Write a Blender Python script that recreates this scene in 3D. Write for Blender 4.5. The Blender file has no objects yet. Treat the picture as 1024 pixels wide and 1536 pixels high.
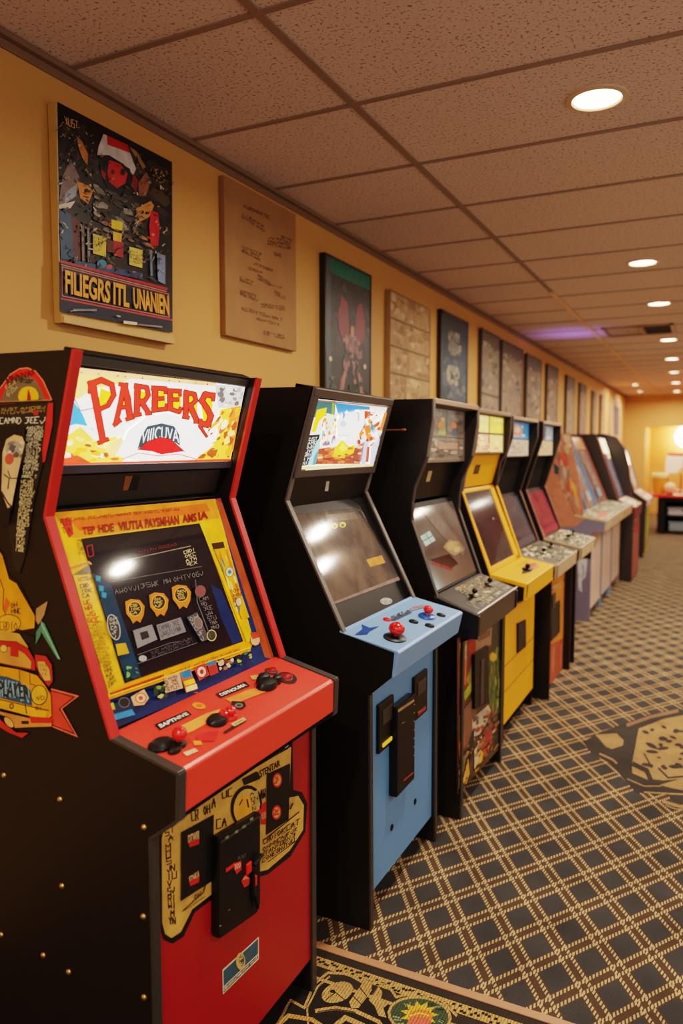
import bpy, bmesh, math, random
from mathutils import Vector, Matrix
C = bpy.context.scene.collection
PI = math.pi
# ------------------------------------------------------------------ camera model (1024 x 1536 frame)
FPX, PIT, YAW = 1145.0, .0819, .4563
CAM = Vector((1.8556, 0.0, 1.5))
CEIL = 2.675
def ray(u, v):
    cx, cz = (u-512)/FPX, -(v-768)/FPX
    cp, sp = math.cos(PIT), math.sin(PIT); cy, sy = math.cos(YAW), math.sin(YAW)
    y = cp+cz*sp; z = -sp+cz*cp
    return Vector((cx*cy-y*sy, cx*sy+y*cy, z))
def hit(u, v, plane):
    o, n = plane; r = ray(u, v)
    return CAM + r*((o-CAM).dot(n)/r.dot(n))
def PX(x): return (Vector((x, 0, 0)), Vector((1, 0, 0)))
def PYn(y): return (Vector((0, y, 0)), Vector((0, -1, 0)))
def PZ(z): return (Vector((0, 0, z)), Vector((0, 0, 1)))
def PS(a, b, out=0.0):                      # slanted plane through (d,z) a and b, facing +x / up
    d = Vector((b[0]-a[0], 0, b[1]-a[1])); n = d.cross(Vector((0, 1, 0))).normalized()
    if n.x < 0: n = -n
    return (Vector((a[0], 0, a[1]))+n*out, n)

# ------------------------------------------------------------------ materials
def lin(c):
    o = []
    for k in c[:3]:
        k /= 255.0
        o.append(k/12.92 if k <= .04045 else ((k+.055)/1.055)**2.4)
    return o
_M = {}
def nodes(name):
    m = bpy.data.materials.new(name); m.use_nodes = True
    nt = m.node_tree; return m, nt, nt.nodes['Principled BSDF']
def mat(name, rgb, rough=.5, metal=0., var=.12, scale=30., bump=0., emit=0., spec=.5, coat=0.):
    if name in _M: return _M[name]
    m, nt, b = nodes(name); L = nt.links.new; l = lin(rgb)
    tc = nt.nodes.new('ShaderNodeTexCoord'); nz = nt.nodes.new('ShaderNodeTexNoise')
    nz.inputs['Scale'].default_value = scale; nz.inputs['Detail'].default_value = 4
    L(tc.outputs['Object'], nz.inputs['Vector'])
    mx = nt.nodes.new('ShaderNodeMix'); mx.data_type = 'RGBA'
    mx.inputs['A'].default_value = [k*(1-var) for k in l]+[1]; mx.inputs['B'].default_value = [min(1, k*(1+var)) for k in l]+[1]
    L(nz.outputs['Fac'], mx.inputs['Factor']); L(mx.outputs['Result'], b.inputs['Base Color'])
    b.inputs['Roughness'].default_value = rough; b.inputs['Metallic'].default_value = metal
    b.inputs['Specular IOR Level'].default_value = spec
    b.inputs['Coat Weight'].default_value = coat
    if bump:
        bp = nt.nodes.new('ShaderNodeBump'); bp.inputs['Strength'].default_value = bump; bp.inputs['Distance'].default_value = .002
        L(nz.outputs['Fac'], bp.inputs['Height']); L(bp.outputs['Normal'], b.inputs['Normal'])
    if emit:
        b.inputs['Emission Color'].default_value = l+[1]; b.inputs['Emission Strength'].default_value = emit
    _M[name] = m; return m
def art(name, rough=.35, emit=0., spec=.5, grime=.25, gs=25.):
    if name in _M: return _M[name]
    m, nt, b = nodes(name); L = nt.links.new
    at = nt.nodes.new('ShaderNodeVertexColor'); at.layer_name = 'Col'
    tc = nt.nodes.new('ShaderNodeTexCoord'); nz = nt.nodes.new('ShaderNodeTexNoise'); nz.inputs['Scale'].default_value = gs; nz.inputs['Detail'].default_value = 6
    L(tc.outputs['Object'], nz.inputs['Vector'])
    mr = nt.nodes.new('ShaderNodeMapRange'); mr.inputs['From Min'].default_value = .3; mr.inputs['From Max'].default_value = .7
    mr.inputs['To Min'].default_value = 1-grime; mr.inputs['To Max'].default_value = 1+grime*.4
    L(nz.outputs['Fac'], mr.inputs['Value'])
    mx = nt.nodes.new('ShaderNodeMix'); mx.data_type = 'RGBA'; mx.blend_type = 'MULTIPLY'; mx.inputs['Factor'].default_value = 1
    L(at.outputs['Color'], mx.inputs['A']); L(mr.outputs['Result'], mx.inputs['B'])
    L(mx.outputs['Result'], b.inputs['Base Color'])
    b.inputs['Roughness'].default_value = rough; b.inputs['Specular IOR Level'].default_value = spec
    if emit:
        L(mx.outputs['Result'], b.inputs['Emission Color']); b.inputs['Emission Strength'].default_value = emit
    _M[name] = m; return m

def smoky(name, cols, scale=3., emit=.12):
    m, nt, b = nodes(name); L = nt.links.new
    tc = nt.nodes.new('ShaderNodeTexCoord'); nz = nt.nodes.new('ShaderNodeTexNoise'); nz.inputs['Scale'].default_value = scale; nz.inputs['Detail'].default_value = 5; nz.inputs['Distortion'].default_value = .6
    L(tc.outputs['Object'], nz.inputs['Vector'])
    cr = nt.nodes.new('ShaderNodeValToRGB'); e = cr.color_ramp.elements; e[0].position = .32; e[1].position = .72
    e[0].color = lin(cols[0])+[1]; e[1].color = lin(cols[2])+[1]; k = e.new(.5); k.color = lin(cols[1])+[1]
    L(nz.outputs['Fac'], cr.inputs['Fac']); L(cr.outputs['Color'], b.inputs['Base Color']); L(cr.outputs['Color'], b.inputs['Emission Color']); b.inputs['Emission Strength'].default_value = emit
    b.inputs['Roughness'].default_value = .07; b.inputs['Specular IOR Level'].default_value = .9
    return m
# ------------------------------------------------------------------ mesh builder
class MB:
    def __init__(s): s.v, s.f, s.c = [], [], []
    def add(s, vs, fs, col=None):
        o = len(s.v); s.v += [Vector(p) for p in vs]
        for f in fs: s.f.append([o+i for i in f]); s.c.append(col)
        return s
    def box(s, x0, x1, y0, y1, z0, z1, col=None):
        vs = [(x, y, z) for x in (x0, x1) for y in (y0, y1) for z in (z0, z1)]
        return s.add(vs, [(0, 1, 3, 2), (4, 6, 7, 5), (0, 4, 5, 1), (2, 3, 7, 6), (0, 2, 6, 4), (1, 5, 7, 3)], col)
    def prism(s, poly, y0, y1, col=None):   # (d,z) outline swept along y
        n = len(poly); vs = [(p[0], y0, p[1]) for p in poly]+[(p[0], y1, p[1]) for p in poly]
        fs = [list(range(n)), list(range(n, 2*n))[::-1]]+[(i, (i+1) % n, n+(i+1) % n, n+i) for i in range(n)]
        return s.add(vs, fs, col)
    def slab(s, y0, y1, a, b, t, out=0., col=None):   # plate whose face runs a->b in (d,z), thickness t behind
        d = Vector((b[0]-a[0], b[1]-a[1])).normalized(); n = Vector((-d.y, d.x))
        if n.x < 0 or (abs(n.x) < 1e-6 and n.y < 0): n = -n
        A, B = Vector(a)+n*out, Vector(b)+n*out
        return s.prism([A, B, B-n*t, A-n*t], y0, y1, col)
    def tube(s, p0, p1, r, n=14, r2=None, col=None):
        p0, p1 = Vector(p0), Vector(p1); r2 = r if r2 is None else r2
        d = (p1-p0).normalized(); a = d.orthogonal().normalized(); b = d.cross(a)
        vs = []
        for p, q in ((p0, r), (p1, r2)):
            vs += [p+(a*math.cos(2*PI*i/n)+b*math.sin(2*PI*i/n))*q for i in range(n)]
        return s.add(vs, [(i, (i+1) % n, n+(i+1) % n, n+i) for i in range(n)]+[list(range(n))[::-1], list(range(n, 2*n))], col)
    def lathe(s, p, axis, prof, n=20, col=None, sx=1., sy=1., up=None):   # prof: (r, h) along axis
        p = Vector(p); d = Vector(axis).normalized()
        a = (Vector(up)-d*Vector(up).dot(d)).normalized() if up else d.orthogonal().normalized(); b = d.cross(a)
        vs = []; fs = []
        for r, h in prof: vs += [p+d*h+(a*math.cos(2*PI*i/n)*sx+b*math.sin(2*PI*i/n)*sy)*r for i in range(n)]
        for k in range(len(prof)-1):
            fs += [(k*n+i, k*n+(i+1) % n, (k+1)*n+(i+1) % n, (k+1)*n+i) for i in range(n)]
        fs += [list(range(n))[::-1], list(range((len(prof)-1)*n, len(prof)*n))]
        return s.add(vs, fs, col)
    def ball(s, p, r, n=18, col=None, axis=(0, 0, 1), sq=1.):
        return s.lathe(p, axis, [(max(r*math.sin(PI*k/10), r*.01), -r*sq*math.cos(PI*k/10)) for k in range(11)], n, col)
    def strip(s, pts, y0, y1, t, col=None):           # T-moulding along a (d,z) polyline
        for a, b in zip(pts, pts[1:]): s.slab(y0, y1, a, b, t*2, t, col)
        return s
OFF = {}
def base_off(parent): return OFF[parent.name] if parent else Vector((0, 0, 0))
def build(name, mb, m, parent=None, bevel=0., smooth=False, fixn=True, loc=None):
    me = bpy.data.meshes.new(name); off = base_off(parent)
    if parent is None and loc is None:
        xs = [p.x for p in mb.v]; ys = [p.y for p in mb.v]
        loc = Vector(((min(xs)+max(xs))/2, (min(ys)+max(ys))/2, min(p.z for p in mb.v)))
    if parent is None: off = Vector(loc)
    me.from_pydata([p-off for p in mb.v], [], mb.f)
    if any(c is not None for c in mb.c):
        ca = me.color_attributes.new('Col', 'FLOAT_COLOR', 'CORNER')
        for p, c in zip(me.polygons, mb.c):
            l = lin(c or (128, 128, 128))+[1]
            for i in p.loop_indices: ca.data[i].color = l
    if fixn:
        bm = bmesh.new(); bm.from_mesh(me); bmesh.ops.recalc_face_normals(bm, faces=bm.faces); bm.to_mesh(me); bm.free()
    o = bpy.data.objects.new(name, me); C.objects.link(o); me.materials.append(m)
    if smooth:
        for p in me.polygons: p.use_smooth = True
        es = o.modifiers.new('split', 'EDGE_SPLIT'); es.split_angle = .7
    if bevel:
        bv = o.modifiers.new('bevel', 'BEVEL'); bv.width = bevel; bv.segments = 2; bv.limit_method = 'ANGLE'; bv.angle_limit = .6
    if parent: o.parent = parent
    else: o.location = off
    OFF[o.name] = off
    return o
def thing(name, label, cat, loc, group=None):
    o = bpy.data.objects.new(name, None); o.empty_display_size = .1; C.objects.link(o); o.location = loc
    OFF[o.name] = Vector(loc); o['label'] = label; o['category'] = cat
    if group: o['group'] = group
    return o
def tag(o, label, cat, group=None):
    o['label'] = label; o['category'] = cat
    if group: o['group'] = group
    return o
def struct(name, mb, m, parent=None, **k):
    o = build(name, mb, m, parent, **k)
    if parent is None: o['kind'] = 'structure'
    return o

# ------------------------------------------------------------------ lettering and flat artwork laid on a surface
_T = {}
def glyphs(s, off=.0):
    if (s, off) in _T: return _T[(s, off)]
    cu = bpy.data.curves.new('lettering', 'FONT'); cu.body = s; cu.offset = off; cu.resolution_u = 3
    ob = bpy.data.objects.new('lettering', cu); C.objects.link(ob)
    dg = bpy.context.evaluated_depsgraph_get(); me = ob.evaluated_get(dg).to_mesh()
    vs = [(v.co.x, v.co.y) for v in me.vertices]; fs = [list(p.vertices) for p in me.polygons]
    ob.evaluated_get(dg).to_mesh_clear(); bpy.data.objects.remove(ob); bpy.data.curves.remove(cu)
    x0, x1 = min(v[0] for v in vs), max(v[0] for v in vs); y0, y1 = min(v[1] for v in vs), max(v[1] for v in vs)
    vs = [((x-x0)/(x1-x0), (y-y0)/(y1-y0)) for x, y in vs]
    _T[(s, off)] = (vs, fs); return vs, fs
class Cv:
    def __init__(s, plane, crop=(0, 0, 1.), lift=.0008, eps=2.5e-5):
        s.o, s.n = plane; s.x0, s.y0, s.k = crop; s.l = lift; s.e = eps; s.m = MB()
    def P(s, p):
        return hit(s.x0+p[0]/s.k, s.y0+p[1]/s.k, (s.o+s.n*s.l, s.n))
    def poly(s, pts, col):
        s.m.add([s.P(p) for p in pts], [list(range(len(pts)))], col); s.l += s.e; return s
    def line(s, pts, w, col, close=False, w2=None):
        if close: pts = list(pts)+[pts[0]]
        n = len(pts)-1; w2 = w if w2 is None else w2
        for i, (a, b) in enumerate(zip(pts, pts[1:])):
            dx, dy = b[0]-a[0], b[1]-a[1]; L = math.hypot(dx, dy) or 1; wa = (w+(w2-w)*i/n)/2; wb = (w+(w2-w)*(i+1)/n)/2
            nx, ny = -dy/L, dx/L; ex, ey = dx/L*wa*.5, dy/L*wa*.5
            s.m.add([s.P(q) for q in ((a[0]+nx*wa-ex, a[1]+ny*wa-ey), (b[0]+nx*wb+ex, b[1]+ny*wb+ey), (b[0]-nx*wb+ex, b[1]-ny*wb+ey), (a[0]-nx*wa-ex, a[1]-ny*wa-ey))], [(0, 1, 2, 3)], col)
            s.l += s.e*.2
        s.l += s.e; return s
    def shape(s, pts, col, edge=(20, 15, 12), w=3):
        s.poly(pts, col); return s.line(pts, w, edge, True)
    def ell(s, cx, cy, rx, ry, col, rot=0., n=22, edge=None, w=2):
        c, q = math.cos(rot), math.sin(rot)
        pts = [(cx+rx*math.cos(2*PI*i/n)*c-ry*math.sin(2*PI*i/n)*q, cy+rx*math.cos(2*PI*i/n)*q+ry*math.sin(2*PI*i/n)*c) for i in range(n)]
        s.poly(pts, col)
        if edge: s.line(pts, w, edge, True)
        return s
    @staticmethod
    def bil(q, u, v):                        # quad TL,TR,BR,BL ; v measured from the top
        a = (q[0][0]+(q[1][0]-q[0][0])*u, q[0][1]+(q[1][1]-q[0][1])*u); b = (q[3][0]+(q[2][0]-q[3][0])*u, q[3][1]+(q[2][1]-q[3][1])*u)
        return (a[0]+(b[0]-a[0])*v, a[1]+(b[1]-a[1])*v)
    def text(s, t, q, col, off=.02, warp=None):
        vs, fs = glyphs(t, off)
        P = []
        for u, v in vs:
            w = 1-v
            if warp: u, w = warp(u, w)
            P.append(s.P(s.bil(q, u, w)))
        s.m.add(P, fs, col); s.l += s.e; return s
    def collage(s, q, pal, n, size, seed, asp=1.):
        r = random.Random(seed)
        for i in range(n):
            u, v = r.random(), r.random(); k = r.randint(5, 8); z = size*(.4+r.random()); th = r.random()*6
            pts = []
            for j in range(k):
                a = th+2*PI*j/k; rr = z*(.6+.6*r.random())
                pts.append(s.bil(q, min(1, max(0, u+rr*math.cos(a))), min(1, max(0, v+rr*math.sin(a)*asp))))
            s.poly(pts, r.choice(pal))
        return s
    GL = ['02 10 22/01 21', '02 00 20 21 01/11 22', '20 00 02 22', '00 02 12 21 10 00', '20 00 02 22/01 11', '02 00 20/01 11', '20 00 02 22 21 11', '00 02/20 22/01 21', '10 12', '20 21 12 01', '00 02/20 01 22', '00 02 22', '02 00 11 20 22', '02 00 22 20', '00 20 22 02 00', '20 00 01 21 22 02', '00 20/10 12', '00 02 22 20', '00 12 20', '00 02 11 22 20', '00 22/20 02', '00 11 20/11 12', '00 20 11 21 12 02', '10 01 12 21 10']
    def scrib(s, q, rows, n, col, seed, w=2., fill=.75):   # rows of small letter-like strokes
        r = random.Random(seed); w = w*.62
        for j in range(rows):
            i = 0.
            while i < n-.9:
                k = .75+.5*r.random()
                if r.random() < .1: i += .5; continue
                u0, v0 = i/n, (j+.5-fill/2+.08*(r.random()-.5))/rows; du, dv = .72*k/n, fill*(.85+.2*r.random())/rows
                for st in r.choice(s.GL).split('/'):
                    s.line([s.bil(q, min(1, u0+du*int(p[0])/2), v0+dv*int(p[1])/2) for p in st.split()], w, col)
                i += k
        return s
    def build(s, name, m, parent): return build(name, s.m, m, parent, fixn=False)
def R(x0, y0, x1, y1): return [(x0, y0), (x1, y0), (x1, y1), (x0, y1)]

# shared materials
BLK = mat('black_laminate', (24, 17, 13), .42, var=.25, scale=60, spec=.3)
BLK2 = mat('satin_black_metal', (18, 16, 16), .36, var=.2, spec=.3)
DARK = mat('matte_dark_interior', (14, 12, 11), .7, spec=.1)
GREYT = mat('grey_edge_moulding', (92, 84, 78), .35)
DKT = mat('dark_edge_moulding', (48, 44, 42), .35)
REDT = mat('red_edge_moulding', (186, 36, 32), .3)
REDP = mat('red_painted_steel', (226, 58, 44), .32, var=.06)
REDF = mat('red_front_laminate', (150, 19, 24), .38, var=.07)
BLUEP = mat('blue_painted_wood', (116, 158, 204), .4, var=.06)
BLUEF = mat('blue_front_laminate', (86, 132, 178), .42, var=.06)
YELP = mat('yellow_painted_wood', (240, 166, 8), .38, var=.06)
GLASS = mat('dark_screen_glass', (14, 14, 18), .06, spec=.8)
CHROME = mat('brushed_steel', (190, 180, 165), .28, metal=1.)
BRASS = mat('brass_bolt', (200, 165, 105), .3, metal=.9)
PLBLK = mat('black_plastic', (11, 10, 10), .4, spec=.3)
PLRED = mat('red_plastic', (215, 30, 28), .2, spec=.6)
PLBLU = mat('blue_plastic', (25, 70, 150), .25)
PRINT = art('printed_artwork', .42, spec=.3)
PRINTG = art('glossy_printed_artwork', .12, spec=.6)
PRINTM = art('matte_printed_artwork', .7)

# ================================================================== THE ROOM
XR, YB, YF = 5.2, -3.0, 18.0
def wall_mat():
    m, nt, b = nodes('tan_painted_wall'); L = nt.links.new
    tc = nt.nodes.new('ShaderNodeTexCoord'); nz = nt.nodes.new('ShaderNodeTexNoise'); nz.inputs['Scale'].default_value = 1.2; nz.inputs['Detail'].default_value = 3
    L(tc.outputs['Object'], nz.inputs['Vector'])
    cr = nt.nodes.new('ShaderNodeValToRGB'); cr.color_ramp.elements[0].color = lin((206, 150, 80))+[1]; cr.color_ramp.elements[1].color = lin((214, 158, 86))+[1]
    L(nz.outputs['Fac'], cr.inputs['Fac']); L(cr.outputs['Color'], b.inputs['Base Color'])
    n2 = nt.nodes.new('ShaderNodeTexNoise'); n2.inputs['Scale'].default_value = 220; L(tc.outputs['Object'], n2.inputs['Vector'])
    bp = nt.nodes.new('ShaderNodeBump'); bp.inputs['Strength'].default_value = .12; bp.inputs['Distance'].default_value = .002
    L(n2.outputs['Fac'], bp.inputs['Height']); L(bp.outputs['Normal'], b.inputs['Normal']); b.inputs['Roughness'].default_value = .65
    return m
WALL = wall_mat()
def ceil_mat():
    m, nt, b = nodes('speckled_ceiling_tile'); L = nt.links.new
    tc = nt.nodes.new('ShaderNodeTexCoord')
    n1 = nt.nodes.new('ShaderNodeTexNoise'); n1.inputs['Scale'].default_value = 95; n1.inputs['Detail'].default_value = 3; n1.inputs['Roughness'].default_value = .6
    L(tc.outputs['Object'], n1.inputs['Vector'])
    cr = nt.nodes.new('ShaderNodeValToRGB'); e = cr.color_ramp.elements
    e[0].position = .35; e[0].color = lin((150, 122, 102))+[1]; e[1].position = .44; e[1].color = lin((234, 208, 194))+[1]
    L(n1.outputs['Fac'], cr.inputs['Fac']); L(cr.outputs['Color'], b.inputs['Base Color'])
    n2 = nt.nodes.new('ShaderNodeTexNoise'); n2.inputs['Scale'].default_value = 160; n2.inputs['Detail'].default_value = 3; L(tc.outputs['Object'], n2.inputs['Vector'])
    bp = nt.nodes.new('ShaderNodeBump'); bp.inputs['Strength'].default_value = .35; bp.inputs['Distance'].default_value = .003
    L(n2.outputs['Fac'], bp.inputs['Height']); L(bp.outputs['Normal'], b.inputs['Normal']); b.inputs['Roughness'].default_value = .85
    return m
def mth(nt, op, a, b=None, c=None):
    n = nt.nodes.new('ShaderNodeMath'); n.operation = op
    for i, x in enumerate((a, b, c)):
        if x is None: continue
        if isinstance(x, (int, float)): n.inputs[i].default_value = x
        else: nt.links.new(x, n.inputs[i])
    return n.outputs[0]
def mixc(nt, f, a, b):
    mx = nt.nodes.new('ShaderNodeMix'); mx.data_type = 'RGBA'
    for k, x in (('Factor', f), ('A', a), ('B', b)):
        if isinstance(x, (list, tuple, float, int)): mx.inputs[k].default_value = x
        else: nt.links.new(x, mx.inputs[k])
    return mx.outputs['Result']
def carpet_base(nt, b, tc, col):
    L = nt.links.new
    nz = nt.nodes.new('ShaderNodeTexNoise'); nz.inputs['Scale'].default_value = 350; nz.inputs['Detail'].default_value = 3; L(tc, nz.inputs['Vector'])
    n3 = nt.nodes.new('ShaderNodeTexNoise'); n3.inputs['Scale'].default_value = 5; n3.inputs['Detail'].default_value = 5; L(tc, n3.inputs['Vector'])
    f = mth(nt, 'ADD', mth(nt, 'MULTIPLY', nz.outputs['Fac'], .8), mth(nt, 'MULTIPLY', n3.outputs['Fac'], .9))
    mx = nt.nodes.new('ShaderNodeMix'); mx.data_type = 'RGBA'; mx.blend_type = 'MULTIPLY'; mx.inputs['Factor'].default_value = 1
    cc = nt.nodes.new('ShaderNodeCombineColor')
    for k in ('Red', 'Green', 'Blue'): L(mth(nt, 'SUBTRACT', f, .05), cc.inputs[k])
    L(col, mx.inputs['A']); L(cc.outputs[0], mx.inputs['B']); L(mx.outputs['Result'], b.inputs['Base Color'])
    bp = nt.nodes.new('ShaderNodeBump'); bp.inputs['Strength'].default_value = .5; bp.inputs['Distance'].default_value = .004
    L(nz.outputs['Fac'], bp.inputs['Height']); L(bp.outputs['Normal'], b.inputs['Normal'])
    b.inputs['Roughness'].default_value = .95; b.inputs['Specular IOR Level'].default_value = .1
def plaid_mat():
    m, nt, b = nodes('diamond_plaid_carpet'); L = nt.links.new
    tc = nt.nodes.new('ShaderNodeNewGeometry').outputs['Position']
    w = nt.nodes.new('ShaderNodeTexNoise'); w.inputs['Scale'].default_value = 90; L(tc, w.inputs['Vector'])
    sx = nt.nodes.new('ShaderNodeSeparateXYZ'); L(tc, sx.inputs[0])
    s = mth(nt, 'MULTIPLY', mth(nt, 'SUBTRACT', sx.outputs[0], 1.42), 1/.1575); t = mth(nt, 'MULTIPLY', mth(nt, 'SUBTRACT', sx.outputs[1], 2.472), 1/.238)
    s = mth(nt, 'ADD', s, mth(nt, 'MULTIPLY', t, -.01))
    p = mth(nt, 'ADD', s, t); q = mth(nt, 'SUBTRACT', s, t)     # dark diamonds centred on whole numbers
    def fam(p, q, sg):
        d = mth(nt, 'ABSOLUTE', mth(nt, 'SUBTRACT', mth(nt, 'FRACT', mth(nt, 'ADD', p, 0)), .5))      # 0 on the line
        e = mth(nt, 'ABSOLUTE', mth(nt, 'SUBTRACT', d, .125))                                          # 0 on each dotted stripe
        band = mth(nt, 'LESS_THAN', e, .046)
        st = mth(nt, 'FRACT', mth(nt, 'ADD', mth(nt, 'MULTIPLY', q, 10), mth(nt, 'MULTIPLY', p, 5.0*sg)))
        st = mth(nt, 'ADD', st, mth(nt, 'MULTIPLY', mth(nt, 'SUBTRACT', w.outputs['Fac'], .5), .5))
        dot = mth(nt, 'LESS_THAN', st, .55)
        inner = mth(nt, 'LESS_THAN', d, .20)
        return mth(nt, 'MULTIPLY', band, dot), inner
    g1, i1 = fam(p, q, 1); g2, i2 = fam(q, p, 1)
    gold = mth(nt, 'MAXIMUM', g1, g2); inn = mth(nt, 'MAXIMUM', i1, i2)
    c = mixc(nt, inn, lin((62, 60, 60))+[1], lin((80, 62, 48))+[1])
    c = mixc(nt, gold, c, lin((198, 164, 120))+[1])
    carpet_base(nt, b, tc, c); return m
def border_mat():
    m, nt, b = nodes('black_and_gold_patterned_carpet'); L = nt.links.new
    tc = nt.nodes.new('ShaderNodeNewGeometry').outputs['Position']
    v = nt.nodes.new('ShaderNodeTexNoise'); v.inputs['Scale'].default_value = 48; v.inputs['Detail'].default_value = 2; L(tc, v.inputs['Vector'])
    n2 = nt.nodes.new('ShaderNodeTexNoise'); n2.inputs['Scale'].default_value = 7; L(tc, n2.inputs['Vector'])
    g = mth(nt, 'MULTIPLY', mth(nt, 'GREATER_THAN', v.outputs['Fac'], .61), mth(nt, 'GREATER_THAN', n2.outputs['Fac'], .47))
    c = mixc(nt, g, lin((34, 31, 30))+[1], lin((170, 132, 82))+[1])
    carpet_base(nt, b, tc, c); return m
def woven(name, emit=0):
    m, nt, b = nodes(name); L = nt.links.new
    at = nt.nodes.new('ShaderNodeVertexColor'); at.layer_name = 'Col'
    tc = nt.nodes.new('ShaderNodeNewGeometry').outputs['Position']
    wv = nt.nodes.new('ShaderNodeTexWave'); wv.inputs['Scale'].default_value = 38; wv.inputs['Distortion'].default_value = 4; wv.inputs['Detail'].default_value = 2; wv.inputs['Detail Scale'].default_value = 4
    L(tc, wv.inputs['Vector'])
    c = mixc(nt, mth(nt, 'MULTIPLY', mth(nt, 'LESS_THAN', wv.outputs['Fac'], .26), .6), at.outputs['Color'], lin((50, 38, 28))+[1])
    carpet_base(nt, b, tc, c); return m
WOVEN = woven('woven_carpet_motif')
SEAM = 1.945
struct('floor', MB().box(0, XR, SEAM, 19.6, -.05, 0), plaid_mat(), loc=(0, 0, 0))
fl2 = struct('floor', MB().box(0, XR, YB, SEAM, -.05, 0), border_mat(), loc=(0, 0, 0))
struct('trim_1', MB().box(.02, XR, SEAM-.016, SEAM+.012, 0, .004), mat('copper_brown_seam_strip', (170, 118, 82), .5, bump=.2), bevel=.002)
# woven border bands and floral motif of the near carpet
GOLD, DG = (196, 154, 92), (36, 33, 32)
f = Cv(PZ(0), (380, 1336, 3.413), lift=.0006, eps=1e-5)
def fy(y0, y1, col):
    f.m.add([(.05, y0, f.l), (XR, y0, f.l), (XR, y1, f.l), (.05, y1, f.l)], [(0, 1, 2, 3)], col); f.l += f.e
fy(SEAM-.125, SEAM-.016, (52, 47, 43)); fy(SEAM-.084, SEAM-.046, GOLD); fy(SEAM-.136, SEAM-.124, GOLD); fy(SEAM-.40, SEAM-.136, (34, 31, 30))
r = random.Random(5)
for i in range(260):                                    # dark stitches along the gold band
    x = .75+i*.009; y = SEAM-.052-.024*r.random()
    f.m.add([(x, y, f.l), (x+.008, y+.004, f.l), (x+.009, y-.006, f.l), (x+.001, y-.009, f.l)], [(0, 1, 2, 3)], DG)
f.l += f.e
f.line([(120, 690), (190, 560), (260, 600), (310, 480), (380, 420), (480, 425), (560, 470), (640, 470), (700, 500), (730, 545), (850, 515), (960, 560), (1040, 640)], 13, GOLD)
f.line([(280, 690), (275, 600), (330, 490), (390, 440)], 9, GOLD)
f.ell(430, 520, 84, 50, GOLD, -.35); f.ell(405, 515, 14, 9, DG); f.line([(370, 560), (420, 520), (480, 570)], 5, DG)
f.poly([(490, 570), (560, 470), (605, 465), (605, 510), (540, 600), (500, 600)], GOLD); f.line([(540, 490), (580, 540)], 5, DG); f.line([(510, 540), (555, 585)], 5, DG)
f.poly([(590, 560), (640, 490), (660, 520), (650, 560), (690, 580), (665, 600), (680, 650), (640, 640), (620, 590)], GOLD)
f.line([(320, 615), (420, 600), (520, 615), (640, 670), (660, 700)], 20, GOLD); f.line([(420, 690), (470, 650), (560, 690)], 26, GOLD); f.line([(330, 620), (420, 606), (520, 622)], 5, DG)
f.line([(120, 690), (180, 640), (300, 660), (360, 700)], 22, (200, 150, 80))
f.ell(850, 640, 165, 100, GOLD, .12); f.ell(850, 640, 150, 88, (66, 82, 62), .12)
r = random.Random(3)
for i in range(26):
    a = r.random()*6.28; f.line([(850+130*math.cos(a)*.8, 640+70*math.sin(a)*.9), (850+150*math.cos(a+.12)*.9, 640+85*math.sin(a+.12)*.9)], 5, r.choice([(130, 150, 110), (40, 52, 44), (150, 160, 120)]))
pts = []
for i in range(22):
    a = PI+PI*2*i/22; k = 1. if i % 2 else .62; pts.append((848+100*k*math.cos(a), 635+74*k*math.sin(a)))
f.poly(pts, (240, 185, 60)); f.ell(855, 645, 62, 36, (240, 130, 60)); f.ell(850, 672, 60, 24, (235, 110, 90)); f.line([(800, 640), (850, 625), (900, 640)], 8, (250, 205, 90))
f.build('woven_border_motif', WOVEN, fl2)
# big woven medallion in the plaid carpet
f = Cv(PZ(0), (840, 1030, 5.565), lift=.0006, eps=1e-5)
MG, MDK = (176, 138, 92), (62, 58, 56)
f.poly([(330, 380), (560, 300), (760, 225), (960, 190), (1300, 190), (1500, 400), (1500, 800), (1300, 980), (1000, 1000), (860, 880), (640, 890), (520, 760), (420, 640), (260, 560), (190, 460)], MDK)
f.poly([(290, 400), (470, 390), (530, 450), (520, 490), (430, 520), (380, 500), (330, 440)], MG)
f.line([(330, 560), (440, 610), (470, 640)], 14, MG); f.line([(560, 320), (760, 250), (980, 200)], 26, (150, 112, 84))
f.poly([(655, 350), (860, 270), (1040, 235), (1300, 240), (1440, 440), (1420, 700), (1240, 800), (1000, 770), (760, 790), (600, 720), (600, 640)], MG)
r = random.Random(8)
for i in range(60):
    x, y = r.uniform(700, 1400), r.uniform(330, 680); f.ell(x, y, r.uniform(15, 60), r.uniform(7, 20), MDK, r.uniform(-.1, .5), 9)
f.line([(610, 645), (720, 700), (760, 790), (850, 800)], 40, MDK); f.line([(820, 680), (900, 760), (1020, 750), (1300, 700)], 16, MDK); f.line([(700, 560), (750, 650)], 14, MDK)
f.poly([(830, 820), (1000, 770), (1250, 810), (1300, 880), (1050, 870), (900, 840)], MG); f.line([(700, 880), (860, 890), (1050, 900)], 12, MG); f.line([(860, 960), (1000, 1000), (1200, 1000)], 26, MG)
f.line([(560, 770), (700, 830), (840, 830)], 8, MG); f.line([(880, 990), (960, 1020), (1100, 1030)], 10, MG)
f.build('woven_medallion', WOVEN, bpy.data.objects['floor'])

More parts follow.
